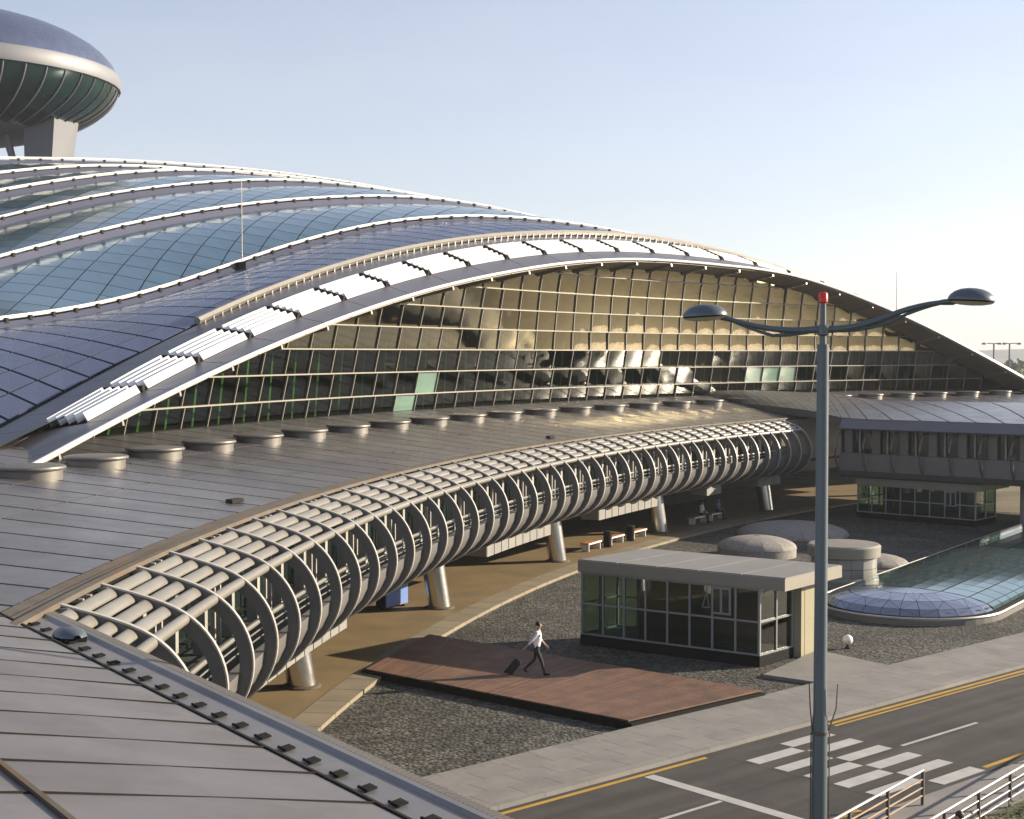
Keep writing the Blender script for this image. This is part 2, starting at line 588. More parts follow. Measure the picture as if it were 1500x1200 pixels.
# roadway and lines
struct('road', MB().add(strip(-60, 160, -25.75, -19.75, -0.10), [(0, 1, 2, 3)]), 'asphalt')
mb = MB()
for u0, u1, v in ((-20, 29.3, -25.5), (34.6, 120, -25.5), (-20, 28.6, -20.15), (34.0, 120, -20.15)):
    mb.add(strip(u0, u1, v - 0.075, v + 0.075, -0.094), [(0, 1, 2, 3)])
    if v < -22 and u0 > 0:
        mb.add(strip(u0, u1, v + 0.19, v + 0.29, -0.094), [(0, 1, 2, 3)])
struct('yellow_road_lines', mb, 'yellow')
mb = MB()
mb.add(strip(26.75, 27.1, -25.35, -20.25, -0.094), [(0, 1, 2, 3)])
for u0, u1 in ((10, 13), (17, 20), (24.0, 26.7), (34.2, 38.0), (43, 46.5), (52, 55.5)):
    mb.add(strip(u0, u1, -22.82, -22.70, -0.094), [(0, 1, 2, 3)])
struct('white_road_lines', mb, 'mark')
cw = tag(MB().add(strip(29.7, 33.9, -25.2, -20.2, -0.097), [(0, 1, 2, 3)]).build('crossing', 'asphalt'), kind='structure')
blk = MB()
blk.add([(0, 0, 0), (1.92, 0, 0), (1.92, 0.46, 0), (0, 0.46, 0)], [(0, 1, 2, 3)])
blkm = blk.mesh('crossing_bar', 'mark')
for col_, (u0, vs) in enumerate(((29.85, [-24.62 + 0.93 * k for k in range(5)]), (31.85, [-25.08 + 0.93 * k for k in range(6)]))):
    for v in vs:
        p = RP(u0, v + 0.46, -0.090)
        link('crossing_bar', blkm, cw, Matrix.Translation(p) @ Matrix.Rotation(atan2(RD.y, RD.x), 4, 'Z'))
# pavement beyond the road, with kerb and border tiles
pv = struct('pavement', MB().prism([RP(-40, -28.4, 0), RP(-40, -26.02, 0), RP(110, -26.02, 0), RP(110, -28.4, 0)], -0.15, 0.0), 'conc')
kb = MB().box((0, 0, 0), (1.49, 0.24, 0.16)).mesh('kerb_stone', 'conc')
for i in range(60):
    p = RP(8 + 1.5 * i, -25.89, -0.075)
    link('kerb_stone', kb, pv, Matrix.Translation(p) @ Matrix.Rotation(atan2(RD.y, RD.x), 4, 'Z'))
tl = MB().box((0, 0, 0), (0.44, 0.38, 0.06)).mesh('border_tile', 'conc')
for i in range(96):
    p = RP(18 + 0.45 * i, -28.60, -0.026)
    link('border_tile', tl, pv, Matrix.Translation(p) @ Matrix.Rotation(atan2(RD.y, RD.x), 4, 'Z'))
sl = MB().box((0, 0, 0), (1.185, 0.775, 0.04)).mesh('paving_slab', 'conc')
for i in range(38):
    for j in range(3):
        p = RP(18 + 1.2 * i + 0.6 * (j % 2), -28.0 + 0.79 * j, -0.013)
        link('paving_slab', sl, pv, Matrix.Translation(p) @ Matrix.Rotation(atan2(RD.y, RD.x), 4, 'Z'))
# near footway, dropped at the crossing
struct('near_footway', MB().prism([RP(-40, -19.75, 0), RP(-40, -17.9, 0), RP(110, -17.9, 0), RP(110, -19.75, 0)], -0.15, -0.06), 'conc')
struct('verge', MB().prism([RP(-60, -17.9, 0), RP(-60, 70, 0), RP(190, 70, 0), RP(190, -17.9, 0)], -0.16, -0.03), 'grass')  # widened far out of view to darken what the glass front mirrors
# concrete pad by the pavilion
struct('pavilion_path', MB().prism([(10.25, 46.75), (8.30, 48.2), (10.95, 52.2), (13.3, 49.0)], -0.15, -0.006), 'conc')

# tan arcade paving under the walkway
mb = MB()
A = frange(186, 126, 1.0)
mb.grid([[AP(R, a, 0.0) for a in A] for R in (119.7, 124, 128.0)])
mb.grid([[AP(119.7, a, z) for a in A] for z in (-0.14, 0.0)])
arcade = struct('arcade_paving', mb, 'walk')
k1 = MB()
aa = frange(-0.36, 0.36, 0.36)
k1.grid([[LP(R, a, z) for a in aa] for R, z in ((118.7, -0.14), (118.7, 0.012), (119.72, 0.012))])
k1m = k1.mesh('kerb_block', 'kerb')
for i in range(70):
    link('kerb_block', k1m, arcade, arcm(183 - 0.735 * i))

# ------------------------------------------------------------------ domed glass terminal
PHI0, DPHI = 178.0, -2.0
CURV = [
 (129.3, [5.5, 5.56, 5.76, 6.23, 6.99, 7.89, 8.83, 9.77, 10.71, 11.63, 12.53, 13.38, 14.18, 14.9, 15.55, 16.14, 16.62, 16.98, 17.17, 17.23, 17.2, 17.12, 16.83, 16.21, 15.34, 14.28, 13.03, 11.58, 10.0, 8.28, 6.44, 5.0, 5.0, 5.0, 5.0, 5.0]),
 (132.5, [5.5, 5.5, 5.54, 5.77, 6.34, 7.29, 8.47, 9.76, 11.01, 12.19, 13.3, 14.32, 15.26, 16.1, 16.84, 17.46, 17.93, 18.25, 18.47, 18.57, 18.53, 18.3, 17.86, 17.2, 16.33, 15.31, 14.14, 12.78, 11.23, 9.53, 7.69, 5.73, 5.0, 5.0, 5.0, 5.0]),
 (135.0, [5.5, 5.5, 5.54, 5.69, 6.14, 7.0, 8.16, 9.43, 10.74, 12.06, 13.32, 14.47, 15.51, 16.42, 17.21, 17.89, 18.44, 18.85, 19.14, 19.28, 19.22, 18.96, 18.5, 17.87, 17.06, 16.08, 14.96, 13.66, 12.16, 10.48, 8.64, 6.68, 5.0, 5.0, 5.0, 5.0]),
 (143.0, [8.02, 8.52, 9.02, 9.52, 10.02, 10.52, 11.02, 11.52, 12.01, 12.56, 13.34, 14.41, 15.68, 16.99, 18.18, 19.19, 19.96, 20.5, 20.82, 20.95, 20.88, 20.62, 20.19, 19.66, 19.03, 18.26, 17.29, 16.14, 14.81, 13.27, 11.52, 9.57, 7.46, 5.22, 5.0, 5.0]),
 (155.0, [5.5, 5.52, 5.64, 6.05, 6.9, 8.1, 9.46, 10.83, 12.21, 13.59, 14.97, 16.35, 17.71, 19.01, 20.16, 21.14, 21.98, 22.66, 23.17, 23.44, 23.38, 23.0, 22.47, 21.95, 21.49, 21.02, 20.43, 19.62, 18.54, 17.22, 15.69, 13.93, 11.92, 9.69, 7.28, 5.0]),
 (168.0, [5.5, 5.5, 5.5, 5.58, 5.98, 6.92, 8.31, 9.9, 11.54, 13.19, 14.83, 16.48, 18.13, 19.78, 21.36, 22.74, 23.87, 24.77, 25.43, 25.75, 25.74, 25.51, 25.16, 24.71, 24.16, 23.56, 22.98, 22.38, 21.66, 20.7, 19.42, 17.88, 16.09, 14.04, 11.7, 9.2]),
 (180.0, [5.5, 5.51, 5.63, 6.06, 6.99, 8.3, 9.79, 11.34, 12.89, 14.45, 16.0, 17.56, 19.11, 20.67, 22.23, 23.77, 25.19, 26.37, 27.21, 27.66, 27.75, 27.59, 27.34, 27.02, 26.6, 26.03, 25.34, 24.63, 23.94, 23.19, 22.25, 20.99, 19.4, 17.52, 15.37, 13.02]),
 (188.0, [5.97, 6.96, 8.1, 9.37, 10.68, 11.98, 13.28, 14.58, 15.88, 17.18, 18.48, 19.78, 21.09, 22.39, 23.69, 25.02, 26.35, 27.47, 28.19, 28.55, 28.72, 28.75, 28.65, 28.43, 28.09, 27.61, 26.96, 26.2, 25.42, 24.66, 23.82, 22.76, 21.35, 19.6, 17.57, 15.38]),
 (197.0, [17.86, 18.51, 19.16, 19.8, 20.45, 21.1, 21.75, 22.39, 23.04, 23.69, 24.34, 24.98, 25.63, 26.28, 26.93, 27.57, 28.23, 28.91, 29.56, 30.07, 30.41, 30.58, 30.57, 30.33, 29.9, 29.37, 28.76, 28.01, 27.15, 26.29, 25.45, 24.54, 23.38, 21.83, 19.9, 17.78]),
]


def cz(k, ph):
    """height of ridge k at angle ph (Catmull-Rom)"""
    t = CURV[k][1]
    x = (ph - PHI0) / DPHI
    x = min(max(x, 0.0), len(t) - 1.001)
    i = int(x)
    f = x - i
    g = lambda j: t[min(max(j, 0), len(t) - 1)]
    p0, p1, p2, p3 = g(i - 1), g(i), g(i + 1), g(i + 2)
    return 0.5 * (2 * p1 + (p2 - p0) * f + (2 * p0 - 5 * p1 + 4 * p2 - p3) * f * f + (3 * p1 - p0 - 3 * p2 + p3) * f ** 3)


GL, GR = 170.6, 119.0            # angular ends of the glass front
term = thing('glass_terminal', AP(133, 146, 6.5), 'huge domed terminal of blue glass with arched glazed front and louvred white eave', 'terminal')
FASC = {1: 0.0, 2: 0.0, 3: 0.25, 4: 0.42, 5: 0.42, 6: 0.42, 7: 0.4, 8: 0.4}


def layer_pt(k, t, ph, off=0.0):
    """point on roof layer k (between ridge k and k+1), t 0..1"""
    R0, R1 = CURV[k][0], CURV[k + 1][0]
    z0, z1 = cz(k, ph), cz(k + 1, ph)
    fh = FASC[k + 1]
    if fh:
        R0 += 0.1
        R1 -= 0.35
        z1 -= fh
    bul = 0.10 * (R1 - R0) * t * (1 - t) if k >= 2 else 0.0
    return AP(R0 + (R1 - R0) * t, ph, z0 + (z1 - z0) * t + bul + off)


PH = frange(177, 109, 0.8)
layers = {}
for k in range(2, 8):
    mb = MB()
    ts = [i / 6 for i in range(7)]
    mb.grid([[layer_pt(k, t, p, -0.06) for p in PH] for t in ts])
    layers[k] = mb.build('roof_layer', 'seam', term, True)
    mb = MB()
    mb.grid([[layer_pt(k, 1.0, p, -0.1) for p in PH], [AP(CURV[k + 1][0] - 0.05, p, cz(k + 1, p)) for p in PH], [AP(CURV[k + 1][0] + 0.15, p, cz(k + 1, p)) for p in PH]])
    mb.build('ridge_fascia', 'lilac', term, True)
mb = MB()
mb.grid([[AP(197, p, cz(8, p)) for p in PH], [AP(225, p, cz(8, p) * 0.97) for p in PH], [AP(262, p, cz(8, p) * 0.7) for p in PH], [AP(285, p, 0) for p in PH]])
mb.build('rear_roof', 'sol', term, True)
# interior ceiling, floor, back wall
mb = MB()
mb.grid([[AP(131.9, p, cz(0, p) - 0.1) for p in PH], [AP(135, p, cz(2, p) - 0.5) for p in PH], [AP(143, p, cz(3, p) - 0.9) for p in PH], [AP(151, p, cz(4, p) - 2.6) for p in PH]])
mb.build('ceiling', 'ceil', term, True)
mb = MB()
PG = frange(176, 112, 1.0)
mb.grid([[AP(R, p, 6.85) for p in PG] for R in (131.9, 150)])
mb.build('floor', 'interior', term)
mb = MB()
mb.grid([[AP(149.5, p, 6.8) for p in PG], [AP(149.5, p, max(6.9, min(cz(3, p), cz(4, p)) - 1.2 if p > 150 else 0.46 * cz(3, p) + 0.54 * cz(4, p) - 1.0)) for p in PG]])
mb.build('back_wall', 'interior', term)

# roof panels: nearest 300 are objects, the far ones one field per layer
panels = []


def clip(poly, ax, lim, keep_less):
    out = []
    for i in range(len(poly)):
        a, b = poly[i], poly[(i + 1) % len(poly)]
        ia = (a[ax] <= lim) == keep_less
        ib = (b[ax] <= lim) == keep_less
        if ia:
            out.append(a)
        if ia != ib:
            f = (lim - a[ax]) / (b[ax] - a[ax])
            out.append(tuple(a[q] + (b[q] - a[q]) * f for q in (0, 1)))
    return out


# layer 2: long blue panels between radial joints
for i in range(70):
    p1 = 172.0 - 0.82 * i
    p0 = p1 - 0.82
    for j in range(6):
        t0, t1 = j / 6, (j + 1) / 6
        g = 0.035
        pts = [layer_pt(2, t0 + 0.006, p1 - g, 0.03), layer_pt(2, t0 + 0.006, p0 + g, 0.03), layer_pt(2, t1 - 0.006, p0 + g, 0.03), layer_pt(2, t1 - 0.006, p1 - g, 0.03)]
        panels.append((2, pts, 'sol'))
# layers 3..7: glass laid on a skewed lattice
for k in range(3, 8):
    R0, R1 = CURV[k][0], CURV[k + 1][0]
    Rm = (R0 + R1) / 2
    sx, sr = (2.15, 2.15) if k < 5 else (2.9, 2.9)
    sk = 0.55                               # rows climb along the building
    for i in range(-40, 80):
        for j in range(-60, 60):
            s0 = i * sx
            poly = []
            for (a, b) in ((0, 0), (1, 0), (1, 1), (0, 1)):
                e = 0.020
                aa_, bb_ = a + (e if a == 0 else -e), b + (e if b == 0 else -e)
                s_ = s0 + aa_ * sx
                poly.append((s_, (j + bb_) * sr + sk * s_))
            poly = clip(poly, 1, 0.02 * (R1 - R0), False)
            if poly:
                poly = clip(poly, 1, 0.985 * (R1 - R0), True)
            if not poly or len(poly) < 3:
                continue
            pts = []
            ok = True
            for s_, r_ in poly:
                ph = 162 - deg(s_ / Rm)
                if ph > 173 or ph < 121:
                    ok = False
                pts.append(layer_pt(k, r_ / (R1 - R0), ph, 0.03))
            if ok:
                panels.append((k, pts, 'teal'))


def vis_key(q):
    c = sum(q[1], Vector()) / len(q[1])
    d = (c - Vector((0, 0, 10.6)))
    off = 0 if (-0.42 < c.x / c.y < 0.3) else 400
    ph = deg(atan2(c.y - CY, c.x - CX))
    return d.length + off + max(0, 138 - ph) * 5


panels.sort(key=vis_key)
rest = {}
for i, (k, pts, m) in enumerate(panels):
    if i < 300:
        MB().plate(pts, 0.05).build('roof_panel', m, layers[k])
    else:
        rest.setdefault((k, m), MB()).add(pts, [tuple(range(len(pts)))])
for (k, m), mb in rest.items():
    tag(mb.build('far_roof_panels', m, layers[k]), kind='stuff')

# ridge rails: a white tube with dark clamps
for k in range(3, 9):
    pts = [AP(CURV[k][0] + 0.05, p, cz(k, p) + 0.20) for p in frange(172, 112, 0.6)]
    rl = MB().tube(pts, 0.10 if k < 6 else 0.14, 6).build('ridge_rail', 'white', term, True)
    mb = MB()
    for p in frange(171, 113, 0.72):
        mb.box(AP(CURV[k][0] - 0.05, p, cz(k, p) + 0.06), (0.16, 0.2, 0.26), rad(p))
    tag(mb.build('rail_clamps', 'seam', rl), kind='stuff')
# broad railing along the eave from where the left run begins
pts = [AP(134.9, p, cz(2, p) + 0.22) for p in frange(160.2, 114, 0.6)]
MB().tube(pts, 0.19, 6).build('eave_rail', 'slat', term, True)
mb = MB()
for p in frange(160, 114, 0.33):
    mb.box(AP(134.8, p, cz(2, p) + 0.06), (0.12, 0.12, 0.36), rad(p))
tag(mb.build('eave_rail_posts', 'slat', term), kind='stuff')


def eave_pt(t, ph, off=0.0):
    """lip (t=0) to ridge 1 (t=1) to ridge 2 (t=2)"""
    if t <= 1:
        return AP(129.3 + 3.2 * t, ph, cz(0, ph) + (cz(1, ph) - cz(0, ph)) * t + off)
    t -= 1
    return AP(132.5 + 2.5 * t, ph, cz(1, ph) + (cz(2, ph) - cz(1, ph)) * t + off)


mb = MB()
mb.grid([[eave_pt(t, p, -0.16) for p in frange(173, 114, 0.5)] for t in (0.02, 0.5, 1.0, 1.5, 2.0)])
band = mb.build('eave_band', 'seam', term, True)
MB().tube([AP(129.25, p, cz(0, p) + 0.02) for p in frange(172.5, 114, 0.4)], 0.09, 6).build('eave_trim', 'white', term, True)
for i in range(56):
    p1 = 172.0 - 1.0 * i
    p0 = p1 - 0.985
    MB().plate([eave_pt(1.06, p1), eave_pt(1.06, p0), eave_pt(1.97, p0), eave_pt(1.97, p1)], 0.06).build('eave_panel', 'eavegrey', band)
for i in range(29):
    p1 = 173.1 - 2.0 * i
    p0 = p1 - 1.97
    pm = (p0 + p1) / 2
    top = 0.46 if p1 < 167.6 else 1.0
    MB().plate([eave_pt(0.03, p1), eave_pt(0.03, pm), eave_pt(0.03, p0), eave_pt(top, p0), eave_pt(top, pm), eave_pt(top, p1)], 0.06).build('eave_panel', 'eavegrey', band)
    if p1 < 167.6:
        # louvre panel: five steep white blades
        mb = MB()
        a0, a1 = p0 + 0.14, p1 - 0.10
        ns = 5
        for s_ in range(ns):
            t = 0.52 + 0.455 * s_ / (ns - 1)
            for q in range(2):
                b1 = a1 + (a0 - a1) * q / 2
                b0 = a1 + (a0 - a1) * (q + 1) / 2
                A0, A1 = eave_pt(t - 0.052, b1, 0.02), eave_pt(t - 0.052, b0, 0.02)
                up = Vector((0, 0, 0.30))
                bk1, bk0 = AP(0.21, b1, 0) - Vector((CX, CY, 0)), AP(0.21, b0, 0) - Vector((CX, CY, 0))
                mb.plate([A0, A1, A1 + up + bk0, A0 + up + bk1], 0.05)
        lv = mb.build('louvre_panel', 'louvre', band)
        MB().bar(eave_pt(0.47, p0 + 0.02, 0.08), eave_pt(1.0, p0 + 0.02, 0.10), 0.2, 0.3).build('louvre_divider', 'seam', band)
# soffit under the lip
for i in range(56):
    p1 = 172 - i
    p0 = p1 - 0.97
    z = lambda p, d: cz(0, p) - d
    MB().plate([AP(129.35, p0, z(p0, 0.16)), AP(129.35, p1, z(p1, 0.16)), AP(131.9, p1, z(p1, 0.62)), AP(131.9, p0, z(p0, 0.62))], 0.04).build('soffit_panel', 'tan', band)
for i in range(28):
    p = 171 - 2 * i
    MB().bar(AP(129.4, p, cz(0, p) - 0.26), AP(131.8, p, cz(0, p) - 0.72), 0.14, 0.22).build('soffit_rib', 'slat', band)


# glazed front: tiers of panes leaning out, each tier stepping back
TZ0, TH_ = 7.02, 1.27
NT = 9


def wallR(z):
    return 132.5 - 0.10 * (z - 7)


def ztop(ph):
    return cz(0, ph) - 0.55


cols = frange(GL, GR, 1.0)
cstep = (GR - GL) / (len(cols) - 1)
facade = MB()
facade.grid([[AP(132.7, p, z) for p in cols] for z in (6.3, 7.0)])
fac = facade.build('facade_plinth', 'beam', term)
TL = {3: 0.03, 4: 0.05, 5: 0.09, 6: 0.16, 7: 0.25, 8: 0.32}


def lean(j, ph):
    f = min(max((152.0 - ph) / 9.0, 0.0), 1.0)
    f = f * f * (3 - 2 * f)
    return 0.235 + (TL.get(j, 0.2) - 0.235) * f


for i in range(len(cols) - 1):
    a, b = cols[i], cols[i + 1]
    for j in range(NT):
        z0, z1 = TZ0 + j * TH_, TZ0 + (j + 1) * TH_
        za, zb = min(z1, ztop(a)), min(z1, ztop(b))
        if za <= z0 + 0.05 and zb <= z0 + 0.05:
            continue
        za, zb = max(za, z0), max(zb, z0)
        jit = random.gauss(0, 0.008)
        jt2 = random.gauss(0, 0.006)
        R0 = wallR(z0)

        def P(ph, z, e):
            return AP(R0 - (lean(j, ph) + jit) * (z - z0) + e, ph, z)
        e0, e1 = 0.0, jt2 * 2.3
        m = 'glass' if j > 2 else 'glass_low'
        if (i, j) in ((17, 0), (18, 1), (36, 1), (37, 1), (38, 1)):
            m = 'pale_pane'
        # the sealed units are sucked in a little, so each mirrors its own small picture
        rows = []
        for v_ in range(5):
            row = []
            for u_ in range(5):
                fu, fv = u_ / 4, v_ / 4
                z = z0 + (za + (zb - za) * fu - z0) * fv
                ph = a + (b - a) * fu
                row.append(P(ph, z, e0 + (e1 - e0) * fu + (0.006 + 0.030 * min(max((151.0 - ph) / 8.0, 0.0), 1.0)) * 16 * fu * (1 - fu) * fv * (1 - fv)))
            rows.append(row)
        MB().grid(rows).build('pane', m, fac, True)
for i, a in enumerate(cols):
    mb = MB()
    zt = ztop(a)
    for j in range(NT):
        z0, z1 = TZ0 + j * TH_, min(TZ0 + (j + 1) * TH_, zt)
        if z1 <= z0:
            break
        R0 = wallR(z0)
        mb.bar(AP(R0 - 0.04, a, z0), AP(R0 - lean(j, a) * (z1 - z0) - 0.04, a, z1), 0.055, 0.09, up=AP(1, a, 0) - Vector((CX, CY, 0)))
    if mb.v:
        mb.build('mullion', 'mullion', fac)
for j in range(NT):
    z0 = TZ0 + j * TH_
    ok = [p for p in frange(GL, GR, 0.5) if ztop(p) > z0]
    if len(ok) > 3:
        mb = MB()
        Rr = wallR(z0) - 0.06
        mb.grid([[AP(Rr + dr * lean(max(j - 1, 0), p) / 0.235, p, z0 + dz) for p in ok] for dr, dz in ((-0.24, -0.036), (-0.24, 0.03), (0.1, 0.03), (0.1, -0.036), (-0.24, -0.036))])
        mb.build('transom', 'mullion', fac)
# steel fins and slab edges seen through the glass
for i in range(0, len(cols)):
    a = cols[i] - 0.35
    h = min(ztop(a) - 0.4, 12.2 + 1.2 * sin(i * 0.7))
    if h > 8:
        mb = MB()
        mb.bar(AP(133.9, a, 6.85), AP(133.3, a + 0.12, h), 0.16, 0.45, up=AP(1, a, 0) - Vector((CX, CY, 0)))
        mb.build('fin', 'green_fin', term)
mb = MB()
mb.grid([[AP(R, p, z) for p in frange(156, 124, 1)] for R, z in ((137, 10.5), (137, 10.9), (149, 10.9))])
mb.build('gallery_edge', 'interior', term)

# roof rod standing on the second ridge
t = thing('lightning_rod', AP(143.0, 153.8, 15.5), 'thin pale lightning rod standing on the dome roof behind the lower ridge rail', 'lightning rod')
MB().tube([AP(142.6, 153.8, 15.9), AP(142.6, 153.8, 20.9)], [0.035, 0.02], 6).build('rod', 'slat', t)
MB().box(AP(142.6, 153.8, 15.75), (0.4, 0.4, 0.5), 0.3).build('base', 'seam', t)

# ------------------------------------------------------------------ elevated walkway building
walkb = thing('walkway_building', AP(121, 160, 0), 'curved raised walkway with grey seamed roof, louvred edge and rows of C shaped ribs', 'walkway')
DP = 0.9
NB = 42
RIBA = [180.3]
for i in range(NB):
    RIBA.append(RIBA[-1] - (1.12 - 0.4 * i / (NB - 1)))


def roofz(R):
    return 6.17 + (R - 120.7) * 0.105


mb = MB()
mb.grid([[AP(R, p, roofz(R) - 0.06) for p in frange(184, 112, 1.0)] for R in (119.95, 125, 132.6)])
rdeck = mb.build('roof_deck', 'seam', walkb)
for seg, (Ra, Rb) in enumerate(((120.78, 124.9), (124.96, 127.4), (127.46, 131.9))):
    g = 0.03
    h = DP / 2 - g
    mb = MB()
    mb.plate([LP(Ra, -h, roofz(Ra)), LP(Rb, -h, roofz(Rb)), LP(Rb, h, roofz(Rb)), LP(Ra, h, roofz(Ra))], 0.05)
    me = mb.mesh('roof_panel', 'roof')
    for i in range(75):
        if seg == 2 and i > 60:
            continue
        link('roof_panel', me, rdeck, arcm(182.4 - DP * i))
# stained gutter strips beside the grille
mb = MB()
for Ra, Rb, z in ((119.95, 120.12, 6.24), (120.18, 120.38, 6.19), (120.44, 120.72, 6.18)):
    mb.grid([[AP(R, p, zz) for p in frange(183, 141, 0.9)] for R, zz in ((Ra, z - 0.1), (Ra, z), (Rb, z + 0.01), (Rb, z - 0.1))])
mb.build('gutter', 'rust', walkb)

# rib profile
prof = [(120.05, 6.20), (119.2, 5.97), (118.6, 5.76), (118.2, 5.52), (117.9, 5.22), (117.68, 4.86), (117.55, 4.45), (117.53, 4.05), (117.62, 3.65), (117.82, 3.28), (118.12, 2.97), (118.5, 2.74), (119.0, 2.58), (119.6, 2.50)]


def smooth2(pr, n):
    out = []
    m_ = len(pr) - 1
    for i in range(n + 1):
        x = i / n * m_
        k = min(int(x), m_ - 1)
        f = x - k
        g = lambda j: pr[min(max(j, 0), m_)]
        q = []
        for c_ in (0, 1):
            a0, a1, a2, a3 = g(k - 1)[c_], g(k)[c_], g(k + 1)[c_], g(k + 2)[c_]
            q.append(0.5 * (2 * a1 + (a2 - a0) * f + (2 * a0 - 5 * a1 + 4 * a2 - a3) * f * f + (3 * a1 - a0 - 3 * a2 + a3) * f ** 3))
        out.append(tuple(q))
    return out


prof0 = prof
prof = smooth2(prof, 30)


def offs(pr, d):
    out = []
    for i, (r, z) in enumerate(pr):
        a, b = pr[max(i - 1, 0)], pr[min(i + 1, len(pr) - 1)]
        tx, tz = b[0] - a[0], b[1] - a[1]
        l = hypot(tx, tz)
        out.append((r + tz / l * -d * -1 if False else r - tz / l * d, z + tx / l * d))
    return out


innr = offs(prof, -0.28)
# make sure the offset goes inward
if innr[15][0] < prof[15][0]:
    innr = offs(prof, 0.28)


def rib_mesh(name, pa, pb, th, m):
    mb = MB()
    n = len(pa)
    vs = [Vector((r, s * th / 2, z)) for s in (-1, 1) for pr in (pa, pb) for (r, z) in pr]
    mb.v = [tuple(v) for v in vs]
    A0, B0, A1, B1 = 0, n, 2 * n, 3 * n
    for i in range(n - 1):
        mb.f += [(A0 + i, A0 + i + 1, B0 + i + 1, B0 + i), (A1 + i, B1 + i, B1 + i + 1, A1 + i + 1),
                 (A0 + i, A1 + i, A1 + i + 1, A0 + i + 1), (B0 + i, B0 + i + 1, B1 + i + 1, B1 + i)]
    mb.f += [(A0, B0, B1, A1), (A0 + n - 1, A1 + n - 1, B1 + n - 1, B0 + n - 1)]
    return mb.mesh(name, m)


rib_me = rib_mesh('rib', prof, innr, 0.07, 'rib')
fo = offs(prof, 0.02 if offs(prof, 0.02)[15][0] < prof[15][0] else -0.02)
fi = offs(prof, -0.015 if fo[15][0] == offs(prof, 0.02)[15][0] else 0.015)
fl_me = rib_mesh('flange', fo, fi, 0.115, 'flange')
# slats between ribs: five flattened cream tubes per bay
slat_me = []
for s_ in range(5):
    f = s_ / 4
    R = 119.72 + (118.34 - 119.72) * f
    z = 6.115 + (5.63 - 6.115) * f + 0.02 * 4 * f * (1 - f)
    mb = MB()
    ax, bx = Vector((0.80, 0, 0.60)), Vector((-0.60, 0, 0.80))
    wa, wb = (0.128, 0.05) if s_ < 4 else (0.115, 0.105)
    vs, n = [], 12
    for a in (-DP / 2 + 0.018, 0, DP / 2 - 0.018):
        p = LP(R, a, z - 0.085 if s_ < 4 else z - 0.115)
        vs += [p + ax * (wa * cos(2 * pi * k / n)) + bx * (wb * sin(2 * pi * k / n)) for k in range(n)]
    fs = [(i * n + k, i * n + (k + 1) % n, (i + 1) * n + (k + 1) % n, (i + 1) * n + k) for i in range(2) for k in range(n)]
    fs += [tuple(range(n)), tuple(range(2 * n, 3 * n))]
    mb.add(vs, fs)
    slat_me.append(mb.mesh('slat', 'slat', True))
# hull panel, posts, window
hullp = [(117.80, 3.98), (117.84, 3.66), (118.0, 3.32), (118.25, 3.02), (118.6, 2.80), (119.1, 2.63), (119.8, 2.55), (121.6, 2.55)]
mb = MB()
mb.grid([[LP(r, a, z) for a in (-DP / 2 + 0.008, DP / 2 - 0.008)] for r, z in hullp])
mb.grid([[LP(r, a, z) for a in (-DP / 2 + 0.008, DP / 2 - 0.008)] for r, z in ((117.80, 3.98), (118.05, 3.98), (118.2, 3.4))])
hull_me = mb.mesh('hull_panel', 'hull', True)
mb = MB()
mb.box((119.95, 0, 4.75), (0.3, 0.22, 2.75))
post_me = mb.mesh('post', 'post')
mb = MB()
mb.box((119.9, 0.0, 4.75), (0.1, 0.09, 2.75))
thin_me = mb.mesh('thin_post', 'post')
mb = MB()
mb.quad(LP(120.5, -DP / 2, 3.4), LP(120.5, DP / 2, 3.4), LP(120.5, DP / 2, 6.1), LP(120.5, -DP / 2, 6.1))
win_me = mb.mesh('window', 'darkglass')
for i in range(NB + 1):
    p = RIBA[i]
    r = link('rib', rib_me, walkb, arcm(p))
    link('flange', fl_me, r, arcm(p))
    link('post', post_me, walkb, arcm(p))
    if i < NB:
        dd = RIBA[i] - RIBA[i + 1]
        q = arcm(p - dd / 2) @ Matrix.Diagonal((1, dd / DP, 1, 1))
        for me in slat_me:
            link('slat', me, walkb, q)
        link('hull_panel', hull_me, walkb, q)
        link('window', win_me, walkb, q)
        for d in ((-0.1, 0.1) if i % 2 else ()):
            link('thin_post', thin_me, walkb, arcm(p - dd / 2 + d * dd))
for R, z, rr in ((118.45, 4.28, 0.065),):
    MB().tube([AP(R, p, z) for p in frange(181, 141.5, 0.5)], rr, 6).build('handrail', 'slat', walkb, True)
for z in (4.10, 3.92):
    MB().tube([AP(118.4, p, z) for p in frange(181, 141.5, 0.5)], 0.024, 5).build('guard_rail', 'hull', walkb, True)
mb = MB()
mb.grid([[AP(R, p, z) for p in frange(184, 136, 1)] for R, z in ((118.2, 3.4), (121.5, 3.4))])
mb.build('walk_floor', 'interior', walkb)
mb = MB()
mb.grid([[AP(R, p, z) for p in frange(184, 132, 1)] for R, z in ((121.5, 2.56), (128.0, 2.56))])
mb.build('soffit', 'hull', walkb)
mb = MB()
mb.grid([[AP(127.9, p, z) for p in frange(184, 140, 1)] for z in (-0.1, 2.6)])
mb.build('ground_floor_wall', 'interior', walkb)
# the connecting end towards the far wing
mb = MB()
mb.grid([[AP(R, p, z) for p in frange(141.4, 134, 1)] for R, z in ((121.5, 2.55), (119.6, 2.55), (119.3, 3.4), (119.5, 4.1), (119.9, 6.1))])
mb.build('end_wall', 'hull', walkb)
